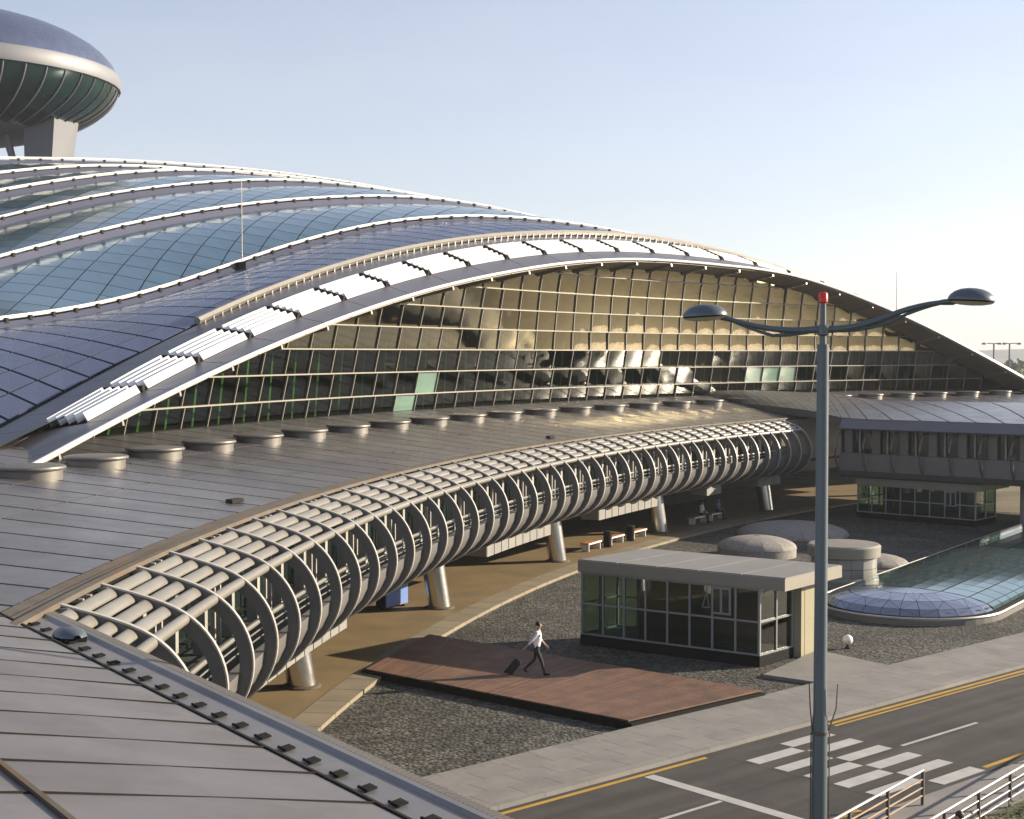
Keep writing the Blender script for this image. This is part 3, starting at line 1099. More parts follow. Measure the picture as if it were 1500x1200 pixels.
# beam boxes slung below the hull, clad in ribbed panels
for (a, b) in ((180, 169.4), (161.5, 157.5), (154.4, 150.5), (147.2, 146.2), (143.7, 142.2)):
    mb = MB()
    aa = frange(a, b, 0.5)
    mb.grid([[AP(R, p, z) for p in aa] for R, z in ((120.2, 2.56), (120.2, 2.0), (119.25, 2.0), (119.25, 2.6))])
    for p in (a, b):
        mb.quad(AP(119.25, p, 2.0), AP(120.2, p, 2.0), AP(120.2, p, 2.56), AP(119.25, p, 2.6))
    bm_ = mb.build('beam_box', 'beam', walkb)
    nn = max(1, int((a - b) / 0.42))
    for i in range(nn):
        p1 = a + (b - a) * i / nn
        p0 = a + (b - a) * (i + 1) / nn
        MB().plate([AP(119.22, p1 - 0.02, 1.985), AP(119.22, p0 + 0.02, 1.985), AP(119.22, p0 + 0.02, 2.62), AP(119.22, p1 - 0.02, 2.62)], 0.02).build('cladding_panel', 'beam', bm_)
# leaning steel columns
for p in (176.4, 169.3, 162.2, 155.2, 148.7, 141.7, 135.0):
    b, tp = AP(120.8, p, 0.0), AP(121.15, p + 0.1, 2.7)
    mb = MB().tube([b + (tp - b) * f for f in (0, 0.5, 1)], [0.46, 0.47, 0.49], 24)
    c = mb.build('column', 'steel', walkb, True)
    MB().lathe([(0.62, 0), (0.62, 0.04), (0.55, 0.07), (0.5, 0.08)], (b.x, b.y, 0.002), 20).build('column_base', 'rust', c)
# roof vents: low drums with a cap, in a row at the foot of the glass
mb = MB()
mb.lathe([(0.94, -0.1), (0.94, 0.2), (1.03, 0.22), (1.05, 0.26), (1.03, 0.31), (0.9, 0.34), (0.0, 0.36)], (0, 0, 0), 28)
vent_me = mb.mesh('roof_vent', 'vent', True)
for i in range(27):
    p = 171.1 - 1.96 * i
    link('roof_vent', vent_me, walkb, Matrix.Translation(AP(127.95, p, roofz(127.95))))
# small roof fitting near the grille
MB().box(AP(121.5, 171.2, 6.32), (0.5, 0.25, 0.12), rad(60)).build('roof_hatch', 'seam', walkb)
MB().box(AP(121.4, 155.0, 6.32), (0.5, 0.25, 0.12), rad(60)).build('roof_hatch', 'seam', walkb)

# ------------------------------------------------------------------ near roof below the viewpoint
NE = Vector((0.82, 0.573)).normalized()          # towards the court
ND = Vector((NE.y, -NE.x))                       # along the eave, towards the viewer's right


def NR(u, d, dz=0.0):
    """u along the eave, d behind the gutter"""
    p = NE * (7.06 - d) + ND * u
    z = 6.2 + 0.225 * d - 0.006 * d * d if d > 0 else 6.2
    return Vector((p.x, p.y, z + dz))


nr = thing('near_roof', NR(-14, 3.0, -1.0), 'low sloping grey seamed metal roof with a bracketed gutter along its edge', 'roof')
mb = MB()
mb.grid([[NR(u, d, -0.05) for u in (-45, -20, 0, 25)] for d in (0, 3, 6, 9, 12)])
ndk = mb.build('roof_deck', 'seam', nr)
u0 = ND.dot(Vector((-5.57, 20.25)))
for i in range(-22, 26):
    ua, ub = u0 + 1.235 * i + 0.016, u0 + 1.235 * (i + 1) - 0.016
    for d0, d1 in ((0.06, 3.31), (3.37, 6.6), (6.66, 10.0)):
        dm = (d0 + d1) / 2
        mb = MB()
        mb.grid([[NR(u, d, 0.0) for u in (ua, ub)] for d in (d1, dm, d0)])
        mb.grid([[NR(u, d, -0.05) for d in (d0, d0 + 0.01)] for u in (ua, ub)])
        mb.build('roof_panel', 'roof_near', ndk)
for i in range(-22, 27):
    u = u0 + 1.235 * i
    mb = MB()
    for d0, d1 in ((0.05, 3.3), (3.38, 6.6), (6.66, 10)):
        mb.bar(NR(u, d0, 0.004), NR(u, d1, 0.004), 0.022, 0.03)
    mb.build('standing_seam', 'seam', ndk)
# raised seam on the long joint
MB().bar(NR(-40, 3.34, 0.02), NR(25, 3.34, 0.02), 0.05, 0.05).build('ridge_seam', 'rust', nr)
mb = MB()
for d, z in ((0.03, 0.02),):
    mb.bar(NR(-45, 0.03, 0.0), NR(25, 0.03, 0.0), 0.035, 0.05)
mb.build('gutter_edge', 'seam', nr)
g0 = MB()
g0.grid([[NR(u, d, z) for u in (-45, 25)] for d, z in ((0.02, -0.03), (0.0, -0.05), (-0.60, -0.06), (-0.64, -0.02), (-0.72, -0.02), (-0.74, -0.35), (-0.2, -0.5))])
gut = g0.build('gutter', 'roof_near', nr)
# comb brackets in the gutter, two per roof bay
bm2 = MB()
for k in range(4):
    bm2.box((0.045 * k - 0.07, 0.0, 0.0), (0.016, 0.15, 0.025), 0.35)
bm2.box((0, -0.07, 0.0), (0.2, 0.022, 0.025))
bme = bm2.mesh('gutter_bracket', 'black')
ga = atan2(ND.y, ND.x)
for i in range(-18, 40):
    u = u0 + 0.6175 * i
    link('gutter_bracket', bme, gut, Matrix.Translation(NR(u, -0.24, -0.03)) @ Matrix.Rotation(ga, 4, 'Z'))
# ribbed dark drip edge outside the gutter
mb = MB()
mb.grid([[NR(u, d, z) for u in (-45, 25)] for d, z in ((-0.75, -0.05), (-0.98, -0.12), (-1.0, -0.3))])
de = mb.build('drip_edge', 'railpost', nr)
mb = MB()
for i in range(520):
    u = -29 + 0.085 * i
    mb.bar(NR(u, -0.74, -0.035), NR(u, -0.99, -0.105), 0.03, 0.02)
tag(mb.build('drip_ribs', 'hull', de), kind='stuff')
# little floodlight lying in the gutter
t = thing('floodlight', NR(u0 - 2.2, -0.25, -0.1), 'small grey floodlight lying in the gutter where the two roofs meet', 'floodlight')
p = NR(ND.dot(Vector((-7.0, 22.6))), -0.3, 0.02)
t.location = p
W[t] = Matrix.Translation(p)
mb = MB()
rows = []
for (x, ww, h) in ((-0.32, 0.10, 0.05), (-0.24, 0.20, 0.10), (0.0, 0.24, 0.13), (0.22, 0.2, 0.11), (0.34, 0.06, 0.05)):
    rows.append([Vector((x, ww * cos(a), h * sin(a))) for a in [pi * k / 6 for k in range(7)]])
Rz = Matrix.Rotation(ga, 3, 'Z')
mb.grid([[Rz @ v + p for v in r] for r in rows])
mb.build('housing', 'lamp', t, True)
MB().box(p + Vector((0.0, 0.0, -0.05)), (0.55, 0.34, 0.1), ga).build('bracket', 'black', t)

# ------------------------------------------------------------------ far wing
def spline(pts, n):
    pts = [Vector(p) for p in pts]
    out = []
    m = len(pts) - 1
    for i in range(n + 1):
        x = i / n * m
        k = min(int(x), m - 1)
        f = x - k
        g = lambda j: pts[min(max(j, 0), m)]
        p0, p1, p2, p3 = g(k - 1), g(k), g(k + 1), g(k + 2)
        out.append(0.5 * (2 * p1 + (p2 - p0) * f + (2 * p0 - 5 * p1 + 4 * p2 - p3) * f * f + (3 * p1 - p0 - 3 * p2 + p3) * f ** 3))
    return out


WE = Vector((0.755, -0.656, 0)).normalized()
WB = Vector((0.656, 0.755, 0)).normalized()
WO = Vector((22.3, 95.1, 0))


def WP(u, b, z):
    return WO + WE * u + WB * b + Vector((0, 0, z))


wing = thing('wing_building', WP(6, 4, 0), 'straight far wing with pale seamed roof, tall dark windows and thin hooped ribs', 'building')
NS = 34
eave = spline([(13.5, 115, 7.0), (15.6, 111.8, 6.97), (17.3, 107.4, 6.92), (18.9, 103, 6.85), (20.4, 99.3, 6.7), (21.2, 97.2, 6.5)] + [tuple(WP(u, 0, 6.38)) for u in (0, 6, 12, 18, 26)], NS)
crest = spline([(12.5, 117.5, 7.25), (14.5, 116, 7.55), (16.5, 115, 7.72), (18.6, 114, 7.74), (20.6, 113, 7.70), (22.6, 112, 7.62), (24.5, 111, 7.5), (28, 111, 7.08), (35, 106, 7.08), (41, 100.5, 7.08), (49, 93, 7.08)], NS)
back = [c + Vector((6, 8, -0.7)) for c in crest]
mb = MB()
mb.grid([[e + Vector((0, 0, -0.06)) for e in eave], [(e + c) / 2 + Vector((0, 0, 0.10)) for e, c in zip(eave, crest)], [c + Vector((0, 0, -0.06)) for c in crest], back])
wdk = mb.build('roof_deck', 'seam', wing, True)
for i in range(NS):
    for h in range(2):
        f0, f1 = (h / 2, (h + 1) / 2)
        a, b = 0.03, 0.97
        cr = []
        rows = []
        for ff in (f0, (f0 + f1) / 2, f1):
            rr = []
            for w_ in (a, b):
                e = eave[i].lerp(eave[i + 1], w_)
                c = crest[i].lerp(crest[i + 1], w_)
                rr.append(e.lerp(c, ff) + Vector((0, 0, 0.16 * 4 * ff * (1 - ff))))
            rows.append(rr)
        MB().grid(rows).build('roof_panel', 'roof', wdk)
mb = MB()
mb.grid([[e + Vector((0, 0, -0.02)) for e in eave], [e + Vector((0, 0, -0.5)) for e in eave], [e + Vector((0.5, 0.9, -0.55)) for e in eave]])
mb.build('eave_fascia', 'eavegrey', wing)
mb = MB()
mb.grid([[WP(u, b, z) for u in (-1, 28)] for b, z in ((0.02, 6.33), (-0.35, 5.75), (-0.3, 5.66), (0.4, 5.66))])
mb.build('front_fascia', 'eavegrey', wing)
wall_u = frange(-1.2, 28, 1.95)
for i in range(len(wall_u) - 1):
    a, b = wall_u[i], wall_u[i + 1]
    mb = MB()
    mb.grid([[WP(u, bb, z) for u in (a + 0.012, b - 0.012)] for bb, z in ((0.35, 4.15), (0.05, 4.1), (0.0, 3.0), (0.25, 2.62), (1.2, 2.5))])
    mb.build('wall_panel', 'hull', wing)
    MB().quad(WP(a, 0.5, 4.1), WP(b, 0.5, 4.1), WP(b, 0.5, 5.7), WP(a, 0.5, 5.7)).build('window', 'darkglass', wing)
    MB().box(WP(a + 0.55, 0.35, 4.9), (0.55, 0.2, 1.6), atan2(WE.y, WE.x)).build('pier', 'hull', wing)
    MB().box(WP(a + 1.3, 0.42, 4.9), (0.09, 0.12, 1.6), atan2(WE.y, WE.x)).build('mullion', 'post', wing)
    MB().tube([WP(a, r - 118.0, z) for r, z in prof0[2:12]], 0.075, 6).build('rib', 'rib', wing, True)
mb = MB()
mb.grid([[WP(u, b, z) for u in (-1, 28)] for b, z in ((1.2, 2.5), (13, 2.5))])
mb.build('soffit', 'hull', wing)
mb = MB()
mb.grid([[WP(-1.2, b, z) for b in (0.3, 8)] for z in (2.5, 6.4)])
mb.build('end_wall', 'hull', wing)
for i, (u, b) in enumerate(((9.5, 8.5), (14.4, 7.2), (19, 6))):
    MB().box(WP(u, b, 7.02), (1.3, 0.9, 0.34), atan2(WE.y, WE.x)).build('roof_hatch', 'seam', wing)
for u, b in ((10.4, 2.4), (10.4, 9), (18, 2.4), (26, 2.4), (-0.6, 6)):
    p = WP(u, b, -0.1)
    MB().tube([p, p + Vector((0, 0, 2.65))], 0.42, 16).build('column', 'post', wing, True)

# ------------------------------------------------------------------ glazed pavilions
def pavilion(name, FL, FR, BR, BL, glen, gd, label, zr=3.0, hatch=True, cat='pavilion'):
    """roof corners; glazed box from FL along the front for glen and back for gd, solid block behind"""
    FL, FR, BR, BL = [Vector((p[0], p[1], 0)) for p in (FL, FR, BR, BL)]
    e = (FR - FL).normalized()
    s_ = (BL - FL).normalized()
    t = thing(name, FL + e * 3 + s_ * 1.5 + Vector((0, 0, -0.12)), label, cat)
    th = 0.42
    rf = MB().prism([tuple(p.xy) for p in (FL, FR, BR, BL)], zr - th, zr).build('roof', 'pavfascia', t)
    ins = lambda p, a, b: p + e * a + s_ * b
    # roof sheets on top
    L, D = (FR - FL).length, (BL - FL).length
    nsh = 5
    for i in range(nsh):
        a0, a1 = L * i / nsh + 0.02, L * (i + 1) / nsh - 0.02
        w0 = lambda a, b: FL + e * a + ((BL - FL) * (1 - a / L) + (BR - FR) * (a / L)) * b
        pts = [w0(a0, 0.02), w0(a1, 0.02), w0(a1, 0.98), w0(a0, 0.98)]
        MB().plate([p + Vector((0, 0, zr + 0.03)) for p in pts], 0.03).build('roof_sheet', 'pavroof', rf)
    o = FL + e * 0.12 + s_ * 0.12
    zb, zt = 0.26, zr - th
    MB().prism([tuple((o + e * a + s_ * b).xy) for a, b in ((-0.05, -0.05), (glen + 0.05, -0.05), (glen + 0.05, gd + 0.05), (-0.05, gd + 0.05))], -0.14, zb).build('plinth', 'black', t)
    ang = atan2(e.y, e.x)
    ang2 = atan2(s_.y, s_.x)
    zm = zb + (zt - zb) * 0.5

    def wallrow(start, dr, length, nb, ag, nrm):
        st = length / nb
        for i in range(nb + 1):
            p = start + dr * (st * i)
            MB().box((p.x, p.y, (zb + zt) / 2), (0.07, 0.09, zt - zb), ag).build('frame_post', 'pavframe', t)
        for z in (zb + 0.03, zm, zt - 0.04):
            a, b = start + Vector((0, 0, z)), start + dr * length + Vector((0, 0, z))
            MB().bar(a + nrm * 0.012, b + nrm * 0.012, 0.06, 0.065).build('frame_rail', 'pavframe', t)
        for i in range(nb):
            for z0, z1 in ((zb, zm), (zm, zt)):
                a = start + dr * (st * i)
                b = start + dr * (st * (i + 1))
                MB().quad(a + Vector((0, 0, z0)), b + Vector((0, 0, z0)), b + Vector((0, 0, z1)), a + Vector((0, 0, z1))).build('pane', 'pglass', t)
    wallrow(o, e, glen, 8, ang, -s_)
    wallrow(o + e * glen, s_, gd, 2, ang2, e)
    wallrow(o + s_ * gd, e, glen, 8, ang, s_)
    wallrow(o, s_, gd, 2, ang2, -e)
    MB().prism([tuple((o + e * a + s_ * b).xy) for a, b in ((0.06, 0.06), (glen - 0.06, 0.06), (glen - 0.06, gd - 0.06), (0.06, gd - 0.06))], zb, zb + 0.012).build('floor', 'conc', t)
    # inner core, enlarged to cast shade on the deck, and door leaf
    c = o + e * (glen * 0.56) + s_ * (gd * 0.66)
    MB().box((c.x, c.y, (zb + zt) / 2), (glen * 0.62, gd * 0.58, zt - zb - 0.03), ang).build('inner_core', 'hull', t)
    c = o + e * (glen * 0.80) + s_ * -0.03
    dr_ = MB().box((c.x, c.y, zt - 0.55), (0.72, 0.05, 0.95), ang).build('door_panel', 'pavframe', t)
    for k in (-1, 1):
        q = c + e * 0.17 * k - s_ * 0.03
        MB().box((q.x, q.y, zt - 0.55), (0.24, 0.03, 0.8), ang).build('vent_pane', 'darkglass', dr_)
    return t, e, s_, o


pv1, e1, s1, o1 = pavilion('glass_pavilion', (2.42, 53.75), (9.2, 49.2), (11.84, 52.4), (5.26, 56.9), 7.05, 2.1,
                           'glazed pavilion with flat overhanging grey roof beside the timber deck')
c = o1 + e1 * 5.2 + s1 * 3.05
bw = MB().prism([tuple((o1 + e1 * a + s1 * b).xy) for a, b in ((1.6, 2.2), (7.35, 2.2), (7.35, 3.75), (1.6, 3.75))], -0.14, 2.58).build('rear_block', 'pavwall', pv1)
for k in range(2):
    for zz in (0.0, 1.28):
        a = o1 + e1 * 7.36 + s1 * (2.42 + 0.66 * k)
        b = a + s1 * 0.64
        MB().plate([a + Vector((0, 0, zz - 0.05)), b + Vector((0, 0, zz - 0.05)), b + Vector((0, 0, zz + 1.21)), a + Vector((0, 0, zz + 1.21))], 0.02, e1).build('wall_panel', 'pavwall', bw)
p = o1 + e1 * 7.40 + s1 * 3.4
MB().box((p.x, p.y, 1.15), (0.05, 0.12, 0.1), atan2(e1.y, e1.x)).build('lock', 'black', bw)
# lettering on a pane: the bell-like outline sign
q0 = o1 + e1 * 4.9 - s1 * 0.02
mb = MB()
P_ = lambda a, z: q0 + e1 * a + Vector((0, 0, z))
for (a0, z0), (a1, z1) in (((0.0, 1.75), (0.14, 2.25)), ((0.14, 2.25), (0.28, 1.75)), ((0.0, 1.75), (0.28, 1.75))):
    mb.bar(P_(a0, z0), P_(a1, z1), 0.01, 0.028)
mb.build('pane_sign', 'pavframe', pv1)

f2 = lambda u, b: tuple(WP(u, b, 0).xy)
pv2, e2, s2, o2 = pavilion('glass_pavilion', f2(-0.3, 0.6), f2(8.2, 0.6), f2(8.2, 5.0), f2(-0.3, 5.0), 8.0, 3.0,
                           'dim glazed pavilion standing under the far wing of the building', zr=2.49)

# ------------------------------------------------------------------ timber deck
d1, d2, d3, d4 = Vector((-4.85, 48.35, 0)), Vector((3.35, 41.5, 0)), Vector((7.7, 45.2, 0)), Vector((-3.1, 54.3, 0))
dk = thing('timber_deck', (d1 + d3) / 2, 'reddish brown timber deck bridging the gravel between arcade and pavement', 'deck')
mb = MB()
dc = (d1 + d3) / 2
mb.prism([tuple((p + (p - dc).normalized() * 0.16).xy) for p in (d1, d2, d3, d4)], -0.13, 0.075)  # black and wider than the planks, standing for the shadow gap
mb.build('joist_frame_shadow', 'black', dk)
npl = 72
for i in range(npl):
    f0, f1 = (i + 0.04) / npl, (i + 0.96) / npl
    a0, a1 = d1.lerp(d2, f0), d1.lerp(d2, f1)
    b0, b1 = d4.lerp(d3, f0), d4.lerp(d3, f1)
    s_ = (b0 - a0).normalized() * 0.04
    zz = 0.155 + random.uniform(-0.003, 0.003)
    MB().plate([(p.x, p.y, zz) for p in (a0 - s_, a1 - s_, b1 + s_, b0 + s_)], 0.045).build('plank', 'deck', dk)

# ------------------------------------------------------------------ plaza things: stone domes, drum, skylight, globe
def stone_dome(x, y, r, h, dr, label):
    t = thing('stone_dome', (x, y, -0.12), label, 'mound')
    pr = [(r, 0), (r, dr)] if dr else []
    pr += [(r * cos(a), dr + h * sin(a)) for a in [pi / 2 * k / 10 for k in range(11)]]
    base = MB().lathe([(r * 0.985, 0), (r * 0.985, dr + 0.02)], (x, y, -0.12), 40).build('drum', 'stone', t, True)
    n = 12
    for k in range(n):
        mb = MB()
        g = 0.012
        rows = []
        for i in range(9):
            a = pi / 2 * i / 8.4
            rows.append([Vector((x + r * cos(a) * cos(q), y + r * cos(a) * sin(q), -0.12 + dr + h * sin(a))) for q in (2 * pi * (k + g) / n, 2 * pi * (k + 0.5) / n, 2 * pi * (k + 1 - g) / n)])
        mb.grid(rows)
        mb.build('stone_segment', 'stone', base, True)
    MB().lathe([(r * 0.99, 0), (r * 0.9, h * 0.42), (r * 0.68, h * 0.72), (r * 0.36, h * 0.92), (0, h * 0.985)], (x, y, -0.125 + dr), 40).build('cap_bed', 'stone', base, True)
    return t


stone_dome(13.0, 77.6, 2.1, 0.62, 0.45, 'low round stone dome raised on a short drum beyond the glazed pavilion')
stone_dome(16.6, 86.5, 3.3, 0.75, 0.05, 'widest flat stone dome, rising straight from the gravel behind the raised one')
stone_dome(18.4, 74.3, 1.75, 0.5, 0.05, 'smallest pale stone dome half hidden behind the round metal drum')
x, y = 15.45, 68.0
t = thing('vent_drum', (x, y, -0.12), 'round grey metal drum with wide cap standing on the gravel', 'vent')
MB().lathe([(1.62, 0), (1.62, 0.30), (1.5, 0.42)], (x, y, -0.12), 40).build('base_ring', 'pavfascia', t, True)
MB().lathe([(1.47, 0.3), (1.47, 1.35)], (x, y, -0.12), 40).build('inner_drum', 'seam', t, True)
for k in range(16):
    mb = MB()
    q = [2 * pi * (k + f) / 16 for f in (0.01, 0.5, 0.99)]
    mb.grid([[Vector((x + 1.5 * cos(a), y + 1.5 * sin(a), z)) for a in q] for z in (0.26, 0.71)])
    mb.build('side_panel', 'drum', t, True)
    mb = MB()
    mb.grid([[Vector((x + 1.5 * cos(a), y + 1.5 * sin(a), z)) for a in q] for z in (0.73, 1.2)])
    mb.build('side_panel', 'drum', t, True)
MB().lathe([(1.5, 1.3), (1.66, 1.36), (1.68, 1.82), (1.6, 1.9), (0.9, 1.94), (0, 1.95)], (x, y, -0.12), 40).build('cap', 'pavfascia', t, True)

SA = Vector((0.56, 0.83, 0)).normalized()
SB = Vector((SA.y, -SA.x, 0))


def SP(a, b, z):
    p = SA * a + SB * b
    return Vector((p.x, p.y, z))


sk = thing('skylight', SP(70, -20.4, -0.12), 'long low barrel skylight of teal glass with a rounded end and pale kerb', 'skylight')
bc, hw, hh = -20.4, 3.5, 0.62
A0 = 60.0
def outline(wd, n=24):
    pts = [(98, bc - wd), (A0, bc - wd)]
    pts += [(A0 - wd * 1.0 * sin(pi * k / n), bc - wd * cos(pi * k / n)) for k in range(1, n)]
    return pts + [(A0, bc + wd), (98, bc + wd)]
for wd, z0, z1, m in ((3.86, -0.13, 0.09, 'hull'), (3.66, 0.09, 0.2, 'black')):
    MB().prism([tuple(SP(a, b, 0).xy) for a, b in outline(wd)], z0, z1).build('kerb', m, sk)
# pale rim, a ring following the kerb
ol = [SP(a, b, 0.16) for a, b in outline(3.84)]
MB().tube(ol, 0.055, 6).build('rim', 'flange', sk, True)
def barrel(a, th_, off=0.0):
    return SP(a, bc - (hw + off) * cos(th_), 0.2 + (hh + off) * sin(th_))
mb = MB()
mb.grid([[barrel(a, pi * k / 16, -0.05) for k in range(17)] for a in (A0, 70, 98)])
mb.grid([[SP(A0 - (hw - 0.05) * cos(el) * sin(q), bc - (hw - 0.05) * cos(el) * cos(q), 0.2 + (hh - 0.05) * sin(el)) for q in [pi * k / 20 for k in range(21)]] for el in [pi / 2 * j / 8 for j in range(9)]])
mb.build('inner_frame', 'seam', sk, True)
nth, sa = 8, 1.28
for i in range(29):
    a0, a1 = A0 + sa * i + 0.03, A0 + sa * (i + 1) - 0.03
    for j in range(nth):
        t0, t1 = pi * j / nth + 0.012, pi * (j + 1) / nth - 0.012
        tm = (t0 + t1) / 2
        mb = MB()
        mb.grid([[barrel(a1, th_), barrel(a0, th_)] for th_ in (t0, tm, t1)])
        mb.build('pane', 'skyglass', sk)
# rounded end: triangles
nq, ne = 14, 4
def NS_(el, q):
    return SP(A0 - 0.03 - hw * cos(el) * sin(q), bc - hw * cos(el) * cos(q), 0.2 + hh * sin(el))
for j in range(ne):
    e0, e1_ = pi / 2 * j / ne, pi / 2 * (j + 1) / ne
    for k in range(nq):
        q0, q1 = pi * k / nq, pi * (k + 1) / nq
        a, b, c, d = NS_(e0, q0), NS_(e0, q1), NS_(e1_, q1), NS_(e1_, q0)
        for tri in (((a, b, c), (a, c, d)) if (j + k) % 2 else ((a, b, d), (b, c, d))):
            cc = sum(tri, Vector()) / 3
            if (tri[0] - tri[1]).length < 0.05 or (tri[1] - tri[2]).length < 0.05:
                continue
            MB().add([cc + (v - cc) * 0.95 for v in tri], [(0, 1, 2)]).build('end_pane', 'nose', sk)
# globe light on the gravel
x, y = 12.2, 53.0
t = thing('globe_light', (x, y, -0.12), 'small white globe light on a stub post in the gravel', 'globe light')
MB().lathe([(0.10, 0), (0.10, 0.05), (0.05, 0.06), (0.05, 0.16)], (x, y, -0.12), 16).build('stub_post', 'black', t, True)
MB().lathe([(0.0, -0.19)] + [(0.19 * cos(a), 0.19 * sin(a)) for a in [-pi / 2 + pi * k / 14 for k in range(1, 14)]] + [(0.0, 0.19)], (x, y, 0.2), 20).build('globe', 'white', t, True)

# ------------------------------------------------------------------ benches, blue board
def bench():
    t = thing('bench', (0, 0, 0), 'x', 'bench', 'orange benches in the arcade')
    L = 1.75
    MB().box((0, 0, 0.43), (L, 0.46, 0.06)).build('seat', 'orange', t)
    for s_ in (-1, 1):
        MB().box((s_ * (L / 2 - 0.12), 0, 0.2), (0.05, 0.42, 0.4)).build('leg', 'white', t)
    for s_ in (-1, 1):
        MB().bar((-L / 2, 0.235 * s_, 0.41), (L / 2, 0.235 * s_, 0.41), 0.03, 0.09).build('side_rail', 'white', t)
    return t


b0 = bench()
bl = [(153.0, 'bench with orange seat in sunlight, nearest to the leaning column by the pavilion'),
      (151.55, 'middle bench of the three sunlit orange benches in the arcade'),
      (150.1, 'third sunlit orange bench, next to the column with cladding above it'),
      (146.15, 'shaded orange bench with a person in white sitting on its far end'),
      (145.0, 'shaded bench in the dark arcade with a person in blue sitting on it')]
for i, (p, lb) in enumerate(bl):
    loc = AP(120.9, p, 0.004)
    rz = rad(p + 90)
    if i == 0:
        continue
    dup(b0, loc, rz, lb)
D = Matrix.Translation(AP(120.9, 153.0, 0.004)) @ Matrix.Rotation(rad(243), 4, 'Z')
for ch in [x_ for x_ in bpy.data.objects if x_.parent == b0]:
    W[ch] = D @ W[ch]
    ch.matrix_basis = W[ch]
    ch.matrix_parent_inverse = D.inverted()
b0.matrix_basis = D
W[b0] = D
b0['label'] = bl[0][1]
# dark litter bins between benches
def bin_(p, lb):
    c = AP(120.6, p, 0.002)
    t = thing('litter_bin', c, lb, 'bin', 'bins between the benches')
    MB().lathe([(0.22, 0), (0.24, 0.75), (0.2, 0.8)], (c.x, c.y, 0.002), 14).build('body', 'black', t, True)
    MB().lathe([(0.25, 0.8), (0.25, 0.86), (0.0, 0.92)], (c.x, c.y, 0.002), 14).build('lid', 'seam', t, True)
bin_(152.28, 'dark litter bin between the first and middle sunlit orange benches')
bin_(150.82, 'dark litter bin between the middle and third sunlit orange benches')

c = Vector((-5.0, 60.9, 0))
t = thing('notice_board', c, 'blue boxed notice board on the arcade floor behind the leaning columns', 'sign')
ag = atan2(1.32, 0.81)
bx_ = MB().box(c + Vector((0, 0, 0.55)), (1.55, 0.5, 0.86), ag).build('box', 'beam', t)
nrm = Vector((sin(ag), -cos(ag), 0))
MB().box(c + nrm * 0.262 + Vector((0, 0, 0.56)), (1.5, 0.02, 0.8), ag).build('face', 'blue', t)
dirv = Vector((cos(ag), sin(ag), 0))
for k in (-1, 1):
    q = c + dirv * 0.6 * k
    MB().box((q.x, q.y, 0.06), (0.08, 0.4, 0.13), ag).build('foot', 'black', t)
q = c - dirv * 0.785
MB().box((q.x, q.y, 0.55), (0.02, 0.5, 0.86), ag).build('end_panel', 'black', t)

# ------------------------------------------------------------------ lamp post with two dome heads
lx, ly = 5.08, 24.0
t = thing('street_lamp', (lx, ly, -0.03), 'tall blue grey lamp post with two curved arms, dome heads and red beacon', 'street lamp')
MB().tube([(lx, ly, -0.03), (lx, ly, 0.5), (lx, ly, 4.6), (lx, ly, 4.65), (lx, ly, 10.75)], [0.15, 0.135, 0.125, 0.112, 0.095], 20).build('pole', 'lamp', t, True)
MB().tube([(lx, ly, 10.70), (lx, ly, 10.95), (lx, ly, 11.5)], [0.06, 0.05, 0.045], 12).build('spigot', 'lamp', t, True)
MB().lathe([(0.055, 0), (0.075, 0.02), (0.075, 0.15), (0.05, 0.18), (0, 0.185)], (lx, ly, 11.42), 14).build('beacon', 'red', t, True)
MB().lathe([(0.07, -0.09), (0.1, -0.07), (0.1, 0.07), (0.07, 0.09)], (lx, ly, 10.98), 14).build('arm_collar', 'lamp', t, True)
AD = Vector((1, -0.2, 0)).normalized()
for sgn, tip_z, span in ((-1, 11.17, 1.62), (1, 11.40, 2.02)):
    pts, pts2, rr = [], [], []
    for k in range(13):
        f = k / 12
        if sgn < 0:
            z = 10.97 - 0.07 * sin(pi * f) + (tip_z - 10.97) * f ** 1.4
        else:
            z = 10.97 - 0.03 * sin(pi * min(1, f * 1.6)) + (tip_z - 10.97) * (3 * f * f - 2 * f ** 3)
        pts.append(Vector((lx, ly, z + 0.03)) + AD * sgn * span * f)
        rr.append(0.064 - 0.026 * f)
    arm = MB().tube(pts, rr, 10).build('arm', 'lamp', t, True)
    pts2 = [p + Vector((0, 0, -0.11 * (1 - abs(2 * i / 12 - 1)) - 0.0)) for i, p in enumerate(pts)]
    MB().tube(pts2[1:], [r * 0.55 for r in rr[1:]], 8).build('arm_stay', 'lamp', arm, True)
    # head: shell, dark gasket and lens, slightly tipped
    hc = pts[-1] + AD * sgn * 0.30 + Vector((0, 0, 0.02))
    tipm = Matrix.Translation(hc) @ Matrix.Rotation(atan2(AD.y * sgn, AD.x * sgn), 4, 'Z') @ Matrix.Rotation(rad(3), 4, 'Y')
    shell = [(0.40, 0.0), (0.40, 0.03), (0.365, 0.085), (0.29, 0.142), (0.19, 0.18), (0.08, 0.197), (0, 0.2)]
    head = MB().lathe(shell, (0, 0, 0), 28, 0.92, 0.72).build('head', 'lamp', t, True, tipm)
    MB().lathe([(0.385, -0.025), (0.385, 0.0)], (0, 0, 0), 28, 0.92, 0.72).build('gasket', 'black', head, True, tipm)
    MB().lathe([(0, -0.085), (0.2, -0.075), (0.34, -0.05), (0.39, -0.024)], (0, 0, 0), 28, 0.92, 0.72).build('lens', 'lens', head, True, tipm)
    MB().tube([pts[-2], pts[-1], hc - AD * sgn * 0.2 + Vector((0, 0, 0.06))], [0.046, 0.06, 0.10], 10).build('neck', 'lamp', head, True)
zc = 10.6 - (1077 - 518) * 24 / 2150
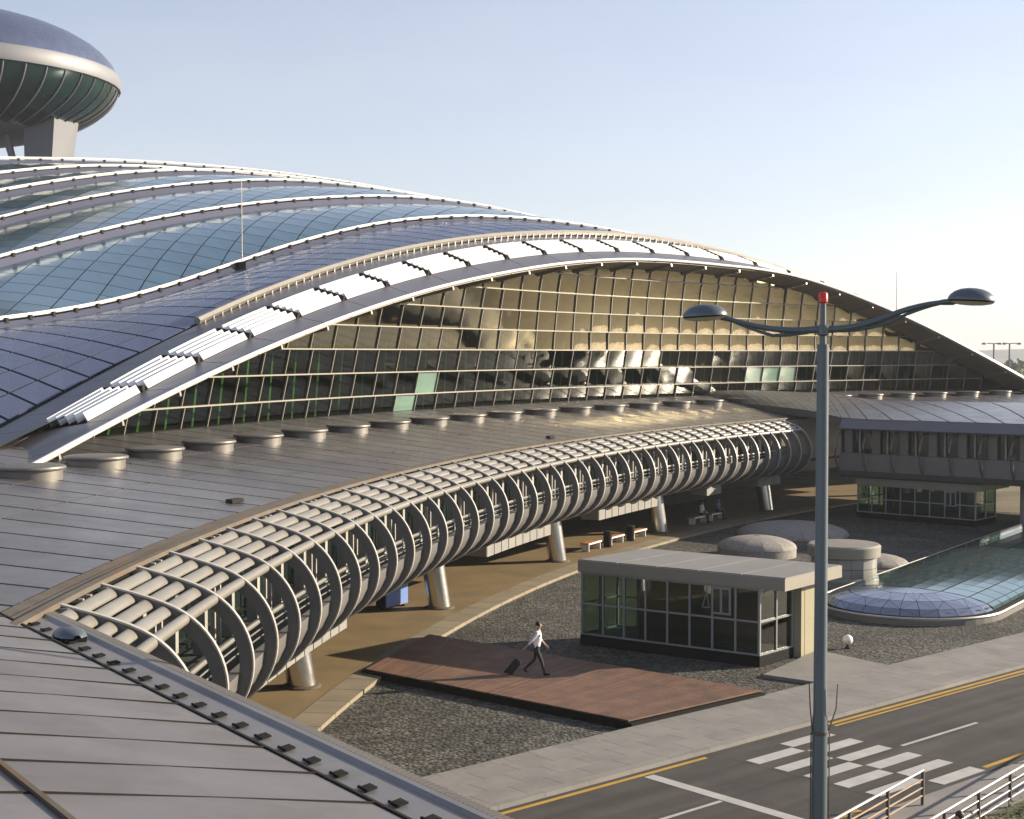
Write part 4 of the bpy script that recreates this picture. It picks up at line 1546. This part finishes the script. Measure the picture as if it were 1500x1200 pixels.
MB().lathe([(0.135, -0.035), (0.14, -0.03), (0.14, 0.03), (0.135, 0.035)], (lx, ly, zc), 16).build('clamp_band', 'railpost', t, True)
for s_, hx, hz in ((-1, -0.17, 0.85), (1, 0.26, 0.80)):
    MB().tube([(lx + s_ * 0.13, ly - 0.03, zc), (lx + hx, ly - 0.03, zc + hz * 0.5), (lx + hx + s_ * 0.02, ly - 0.03, zc + hz)], [0.012, 0.011, 0.009], 6).build('wire', 'railpost', t, True)
    MB().tube([(lx + s_ * 0.15, ly - 0.03, zc), (lx + s_ * 0.155, ly - 0.03, 0.0)], 0.012, 6).build('cable', 'railpost', t, True)

# ------------------------------------------------------------------ railings
def railing(name, a, b, npost, label, low, hr=0.82, brail='rail'):
    a, b = Vector((*a, -0.05)), Vector((*b, -0.05))
    t = thing(name, a, label, 'railing', None)
    for i in range(npost):
        p = a.lerp(b, i / (npost - 1))
        MB().box(p + Vector((0, 0, hr / 2)), (0.05, 0.07, hr), atan2((b - a).y, (b - a).x)).build('post', 'railpost', t)
    for k, z in enumerate((hr, hr * 0.74, hr * 0.5, hr * 0.27)):
        MB().tube([a + Vector((0, 0, z)), b + Vector((0, 0, z))], 0.032 if k == 0 else 0.022, 8).build('rail', 'rail' if k == 0 else low, t, True)
    return t


railing('railing', (3.6, 26.6), (9.7, 34.3), 6, 'roadside railing with rusty lower rails ending at the crossing', 'rustrail')
railing('railing', (6.9, 28.3), (16.5, 39.9), 9, 'bare galvanised railing with pale rails standing behind the footway', 'rail')
# low shrubs behind the second railing
random.seed(3)
mb = MB()
for i in range(2600):
    u = random.uniform(29, 40)
    v = random.uniform(-17.6, -13.5)
    hgt = 0.28 + 0.25 * abs(sin(u * 1.7) * cos(v * 2.1))
    p = RP(u, v, random.uniform(-0.03, hgt))
    a = random.uniform(0, 2 * pi)
    d = Vector((cos(a), sin(a), random.uniform(-0.3, 0.9))).normalized() * random.uniform(0.06, 0.12)
    s_ = d.cross(Vector((0, 0, 1))).normalized() * 0.035
    mb.add([p - d, p + s_, p + d, p - s_], [(0, 1, 2, 3)])
tag(mb.build('ground_cover', 'leaf'), 'low leafy green ground cover growing behind the galvanised railing', 'plants', kind='stuff')

# ------------------------------------------------------------------ people
def person(name, base, rz, pose, label, shirt='shirt', group=None):
    """one skinned body; joints in metres, x forward, y left"""
    J, E, Rr = [], [], []

    def add(p, r, par=None):
        J.append(Vector(p))
        Rr.append(r)
        if par is not None:
            E.append((par, len(J) - 1))
        return len(J) - 1
    pel = pose.get('pelvis', Vector((0, 0, 0.93)))
    ln = pose.get('lean', 0.04)
    pv_ = add(pel, (0.125, 0.155))
    wa = add(pel + Vector((ln * 0.3, 0, 0.17)), (0.105, 0.14), pv_)
    chs = add(pel + Vector((ln * 0.7, 0, 0.36)), (0.115, 0.165), wa)
    nk0 = add(pel + Vector((ln, 0, 0.51)), (0.075, 0.10), chs)
    nk = add(pel + Vector((ln + 0.015, 0, 0.57)), (0.052, 0.052), nk0)
    hd0 = add(pel + Vector((ln + 0.03, 0, 0.645)), (0.072, 0.066), nk)
    hd1 = add(pel + Vector((ln + 0.03, 0, 0.725)), (0.088, 0.074), hd0)
    add(pel + Vector((ln + 0.02, 0, 0.785)), (0.06, 0.055), hd1)
    add(pel + Vector((ln + 0.125, 0, 0.695)), (0.014, 0.012), hd1)       # nose
    ranges = []
    for s_, arm, leg in ((1, pose['armL'], pose['legL']), (-1, pose['armR'], pose['legR'])):
        sh = add(pel + Vector((ln * 0.9, 0.165 * s_, 0.47)), (0.062, 0.062), nk0)
        el = add(pel + Vector(arm[0]), (0.043, 0.043), sh)
        wr = add(pel + Vector(arm[1]), (0.028, 0.03), el)
        hv = (Vector(arm[1]) - Vector(arm[0])).normalized()
        pm = add(pel + Vector(arm[1]) + hv * 0.06, (0.022, 0.036), wr)
        side = hv.cross(Vector((1, 0, 0)))
        side = side.normalized() if side.length > 0.1 else Vector((0, 1, 0))
        fw = side.cross(hv)
        for q in range(4):
            k0 = add(pel + Vector(arm[1]) + hv * 0.10 + fw * (0.03 - 0.02 * q), (0.009, 0.009), pm)
            add(pel + Vector(arm[1]) + hv * (0.165 - 0.008 * abs(q - 1.3)) + fw * (0.03 - 0.02 * q) + side * 0.02 * -s_, (0.008, 0.008), k0)
        add(pel + Vector(arm[1]) + hv * 0.07 + fw * 0.065, (0.01, 0.01), pm)
        hip = add(pel + Vector((0, 0.085 * s_, -0.06)), (0.095, 0.092), pv_)
        kn = add(Vector(leg[0]), (0.062, 0.06), hip)
        an = add(Vector(leg[1]), (0.042, 0.042), kn)
        heel = add(Vector(leg[1]) + Vector((-0.02, 0, -0.05)), (0.04, 0.04), an)
        add(Vector(leg[2]), (0.03, 0.04), heel)
    me = bpy.data.meshes.new('tmp')
    me.from_pydata([tuple(j) for j in J], E, [])
    ob = bpy.data.objects.new('tmp', me)
    COL.objects.link(ob)
    md = ob.modifiers.new('s', 'SKIN')
    md.use_smooth_shade = True
    ss = ob.modifiers.new('u', 'SUBSURF')
    ss.levels = ss.render_levels = 1
    for i, sv in enumerate(me.skin_vertices[0].data):
        sv.radius = Rr[i]
        sv.use_root = (i == 0)
    dg = bpy.context.evaluated_depsgraph_get()
    dg.update()
    ev = ob.evaluated_get(dg)
    nm = bpy.data.meshes.new_from_object(ev)
    bpy.data.objects.remove(ob)
    nm.name = 'body'
    nm.materials.clear()
    for q in ('skin', shirt, 'trouser', 'black'):
        nm.materials.append(M[q])
    ez = [pel + Vector(pose['armL'][0]), pel + Vector(pose['armR'][0])]
    wz = [pel + Vector(pose['armL'][1]), pel + Vector(pose['armR'][1])]
    for pl in nm.polygons:
        c = pl.center
        k = 1
        if c.z > pel.z + 0.55:
            k = 0
        elif min((c - z_).length for z_ in wz) < 0.16 and abs(c.y) > 0.13:
            k = 0
        elif c.z < pel.z + 0.03 and not (abs(c.y) > 0.2 and c.z > pel.z - 0.25):
            k = 2
            if c.z < 0.085:
                k = 3
        pl.material_index = k
        pl.use_smooth = True
    t = thing(name, base, label, 'person', group, rz)
    b = link('body', nm, t, local(t))
    hp = pel + Vector((ln + 0.012, 0, 0.735))
    mb = MB()
    mb.lathe([(0.092 * cos(a), 0.1 * sin(a)) for a in [-0.35 + (pi / 2 + 0.35) * k / 8 for k in range(9)]], tuple(hp + Vector((-0.008, 0, 0.005))), 16, 1.02, 0.9)
    link('hair', mb.mesh('hair', 'hair', True), t, local(t))
    return t


walkpose = dict(pelvis=Vector((0, 0, 0.90)), lean=0.05,
                armL=((0.10, 0.24, 0.22), (0.26, 0.22, 0.03)), armR=((-0.14, -0.24, 0.22), (-0.34, -0.24, 0.02)),
                legR=((0.17, -0.09, 0.47), (0.27, -0.09, 0.085), (0.45, -0.09, 0.03)),
                legL=((-0.06, 0.09, 0.47), (-0.40, 0.09, 0.15), (-0.30, 0.09, 0.04)))
pz = Vector((0.80, 47.45, 0.158))
person('person', pz, rad(-8), walkpose, 'person in white shirt and dark trousers walking on the deck pulling a suitcase', 'shirt')
# suitcase pulled behind, tipped on its wheels
sb_ = thing('suitcase', (-0.02, 47.57, 0.158), 'black wheeled suitcase trailing behind the walking person on the deck', 'suitcase')
lm = Matrix.Translation((-0.02, 47.57, 0.158)) @ Matrix.Rotation(rad(-8), 4, 'Z') @ Matrix.Translation((-0.08, -0.22, 0.05)) @ Matrix.Rotation(rad(38), 4, 'Y')
bm_ = bmesh.new()
bmesh.ops.create_cube(bm_, size=1.0)
for v in bm_.verts:
    v.co = Vector((v.co.x * 0.26, v.co.y * 0.40, (v.co.z + 0.5) * 0.56 + 0.03))
bmesh.ops.bevel(bm_, geom=bm_.edges[:], offset=0.05, segments=3, affect='EDGES')
me = bpy.data.meshes.new('case')
bm_.to_mesh(me)
bm_.free()
me.materials.append(M['trouser'])
link('case', me, sb_, lm)
for s_ in (-1, 1):
    MB().tube([(-0.08, 0.11 * s_, 0.5), (-0.08, 0.11 * s_, 0.93)], 0.009, 6).build('handle_tube', 'steel', sb_, False, lm)
    MB().tube([(-0.1, 0.15 * s_ - 0.02, 0.03), (-0.1, 0.15 * s_ + 0.02, 0.03)], 0.04, 12).build('wheel', 'black', sb_, True, lm)
MB().tube([(-0.08, -0.12, 0.93), (-0.08, 0.12, 0.93)], 0.014, 8).build('grip', 'black', sb_, True, lm)

sitpose = dict(pelvis=Vector((0, 0, 0.56)), lean=0.03,
               armL=((0.06, 0.24, 0.22), (0.28, 0.14, 0.10)), armR=((0.06, -0.24, 0.22), (0.28, -0.14, 0.10)),
               legR=((0.42, -0.10, 0.50), (0.44, -0.10, 0.09), (0.60, -0.10, 0.03)),
               legL=((0.42, 0.10, 0.50), (0.40, 0.10, 0.09), (0.56, 0.10, 0.03)))
person('person', AP(120.95, 145.85, 0.004), rad(145.85 + 180), sitpose, 'person in a white top sitting on a shaded arcade bench', 'shirt')
person('person', AP(120.95, 144.8, 0.004), rad(144.8 + 180), sitpose, 'person in a blue top sitting on a shaded arcade bench', 'bshirt')
standpose = dict(pelvis=Vector((0, 0, 0.92)), lean=0.02,
                 armL=((0.0, 0.25, 0.2), (0.06, 0.25, -0.04)), armR=((0.02, -0.25, 0.2), (0.1, -0.25, -0.03)),
                 legR=((0.10, -0.09, 0.48), (0.12, -0.09, 0.085), (0.29, -0.09, 0.03)),
                 legL=((0.0, 0.09, 0.48), (-0.16, 0.09, 0.09), (0.01, 0.09, 0.03)))
person('person', (8.72, 28.2, -0.03), rad(200), standpose, 'dark haired person passing behind the galvanised railing, only the head in view', 'bshirt')

# ------------------------------------------------------------------ control tower pod above the dome
tc = Vector((-64.8, 170.0, 42.2))
t = thing('tower_pod', (tc.x, tc.y, 20), 'dark glass saucer of the tower on a slanting grey pylon above the dome', 'tower')
a_, b_ = 19.0, 7.7
pr = lambda s0, s1, n: [(a_ * cos(q), b_ * sin(q)) for q in [s0 + (s1 - s0) * k / n for k in range(n + 1)]]
MB().lathe(pr(-pi / 2 + 0.001, -0.92, 8), tc, 48).build('underside', 'towerclad', t, True)
MB().lathe(pr(-0.92, -0.1, 8), tc, 48).build('lower_glass', 'towerglass', t, True)
MB().lathe([(a_ * 1.01, -0.8), (a_ * 1.02, 0.0), (a_ * 1.0, 0.9)], tc, 48).build('rim', 'pylon', t, True)
MB().lathe(pr(0.1, pi / 2 - 0.001, 10), tc, 48).build('roof', 'sol', t, True)
for k in range(48):
    q = 2 * pi * k / 48
    P_ = lambda s_: tc + Vector((a_ * 1.003 * cos(s_) * cos(q), a_ * 1.003 * cos(s_) * sin(q), b_ * 1.003 * sin(s_)))
    MB().tube([P_(-0.9 + 0.078 * i_) for i_ in range(11)], 0.09, 5).build('mullion', 'pylon', t)
mb = MB()
px = lambda x, y, Y: Vector(((x - 750) / 2150 * Y, Y, 10.6 + (518 - y) / 2150 * Y))
b0_ = [(-55.4, 168, 24), (-53.0, 168, 24), (-52.6, 172.5, 24), (-55, 172.5, 24)]
t0_ = [(-54.6, 165, 41), (-50.8, 165, 41), (-49.6, 171, 41), (-53.6, 171, 41)]
mb.add(b0_ + t0_, [(0, 1, 5, 4), (1, 2, 6, 5), (2, 3, 7, 6), (3, 0, 4, 7), (0, 3, 2, 1), (4, 5, 6, 7)])
mb.build('pylon', 'pylon', t)
MB().tube([(-55.5, 167, 29), (-57.4, 167, 36)], [0.3, 0.5], 8).build('strut', 'pylon', t)

# ------------------------------------------------------------------ far distance
def far_lamp(x, y, h, label):
    t = thing('far_lamp', (x, y, -0.2), label, 'lamp', 'far lamps beyond the terminal')
    MB().tube([(x, y, -0.2), (x, y, h)], [0.22, 0.16], 8).build('pole', 'pylon', t, True)
    for s_ in (-1, 1):
        MB().tube([(x, y, h), (x + s_ * 0.9, y, h + 0.1), (x + s_ * 1.7, y, h)], 0.1, 6).build('arm', 'pylon', t, True)
        MB().lathe([(0, -0.2), (0.55, -0.15), (0.5, 0.1), (0, 0.25)], (x + s_ * 2.0, y, h), 10).build('head', 'pylon', t, True)


far_lamp(98.4, 300, 12.6, 'far double headed lamp standing just above the end of the dome roof, fainter one')
far_lamp(101.5, 300 * 0.999, 12.6, 'far double headed lamp above the end of the dome roof, beside the hills')
x, y = (1312 - 750) / 2150 * 420, 420
t = thing('radio_mast', (x, y, -0.2), 'hair thin far radio mast rising behind the dome roof', 'mast')
MB().tube([(x, y, -0.2), (x, y, 20), (x, y, 34)], [0.2, 0.12, 0.05], 6).build('pole', 'pylon', t)
MB().bar((x - 0.6, y, 22), (x + 0.6, y, 22), 0.1, 0.1).build('crossbar', 'pylon', t)
mb = MB()
random.seed(5)
rows = [[], [], []]
for i in range(121):
    a = rad(-70 + 140 * i / 120)
    h = 22 + 9 * sin(i * 0.35 + 2.2) + 5 * sin(i * 0.9 + 1) + random.uniform(-3, 3)
    rows[0].append((3000 * sin(a), 3000 * cos(a), -1))
    rows[1].append((3200 * sin(a), 3200 * cos(a), max(6, h)))
    rows[2].append((3600 * sin(a), 3600 * cos(a), -1))
mb.grid(rows)
struct('hills', mb, 'hill', True)
# tree belt beyond the apron
mb = MB()
for i in range(2500):
    x = random.uniform(150, 520)
    yy = random.uniform(560, 640)
    z = random.uniform(0, 7)
    s_ = random.uniform(1.2, 2.6)
    d1_, d2_ = Vector((random.gauss(0, 1), random.gauss(0, 1), random.gauss(0, 1))).normalized() * s_, Vector((random.gauss(0, 1), random.gauss(0, 1), random.gauss(0, 1))).normalized() * s_
    p = Vector((x, yy, z))
    mb.add([p - d1_, p + d2_, p + d1_, p - d2_], [(0, 1, 2, 3)])
tag(mb.build('tree_belt', 'leaf'), 'distant belt of green trees beyond the terminal grounds', 'trees', kind='stuff')

# ------------------------------------------------------------------ hazy evening air
mb = MB()
mb.box((0, 0, 38), (8400, 8400, 82))
hz_me = mb.mesh('haze', 'seam')
hm = bpy.data.materials.new('haze_air')
hm.use_nodes = True
hm.node_tree.nodes.clear()
ho = hm.node_tree.nodes.new('ShaderNodeOutputMaterial')
hv = hm.node_tree.nodes.new('ShaderNodeVolumePrincipled')
hv.inputs['Color'].default_value = (0.88, 0.92, 0.98, 1)
hv.inputs['Density'].default_value = 0.00022
hm.node_tree.links.new(hv.outputs[0], ho.inputs['Volume'])
hz_me.materials.clear()
hz_me.materials.append(hm)
tag(link('haze', hz_me), kind='stuff')
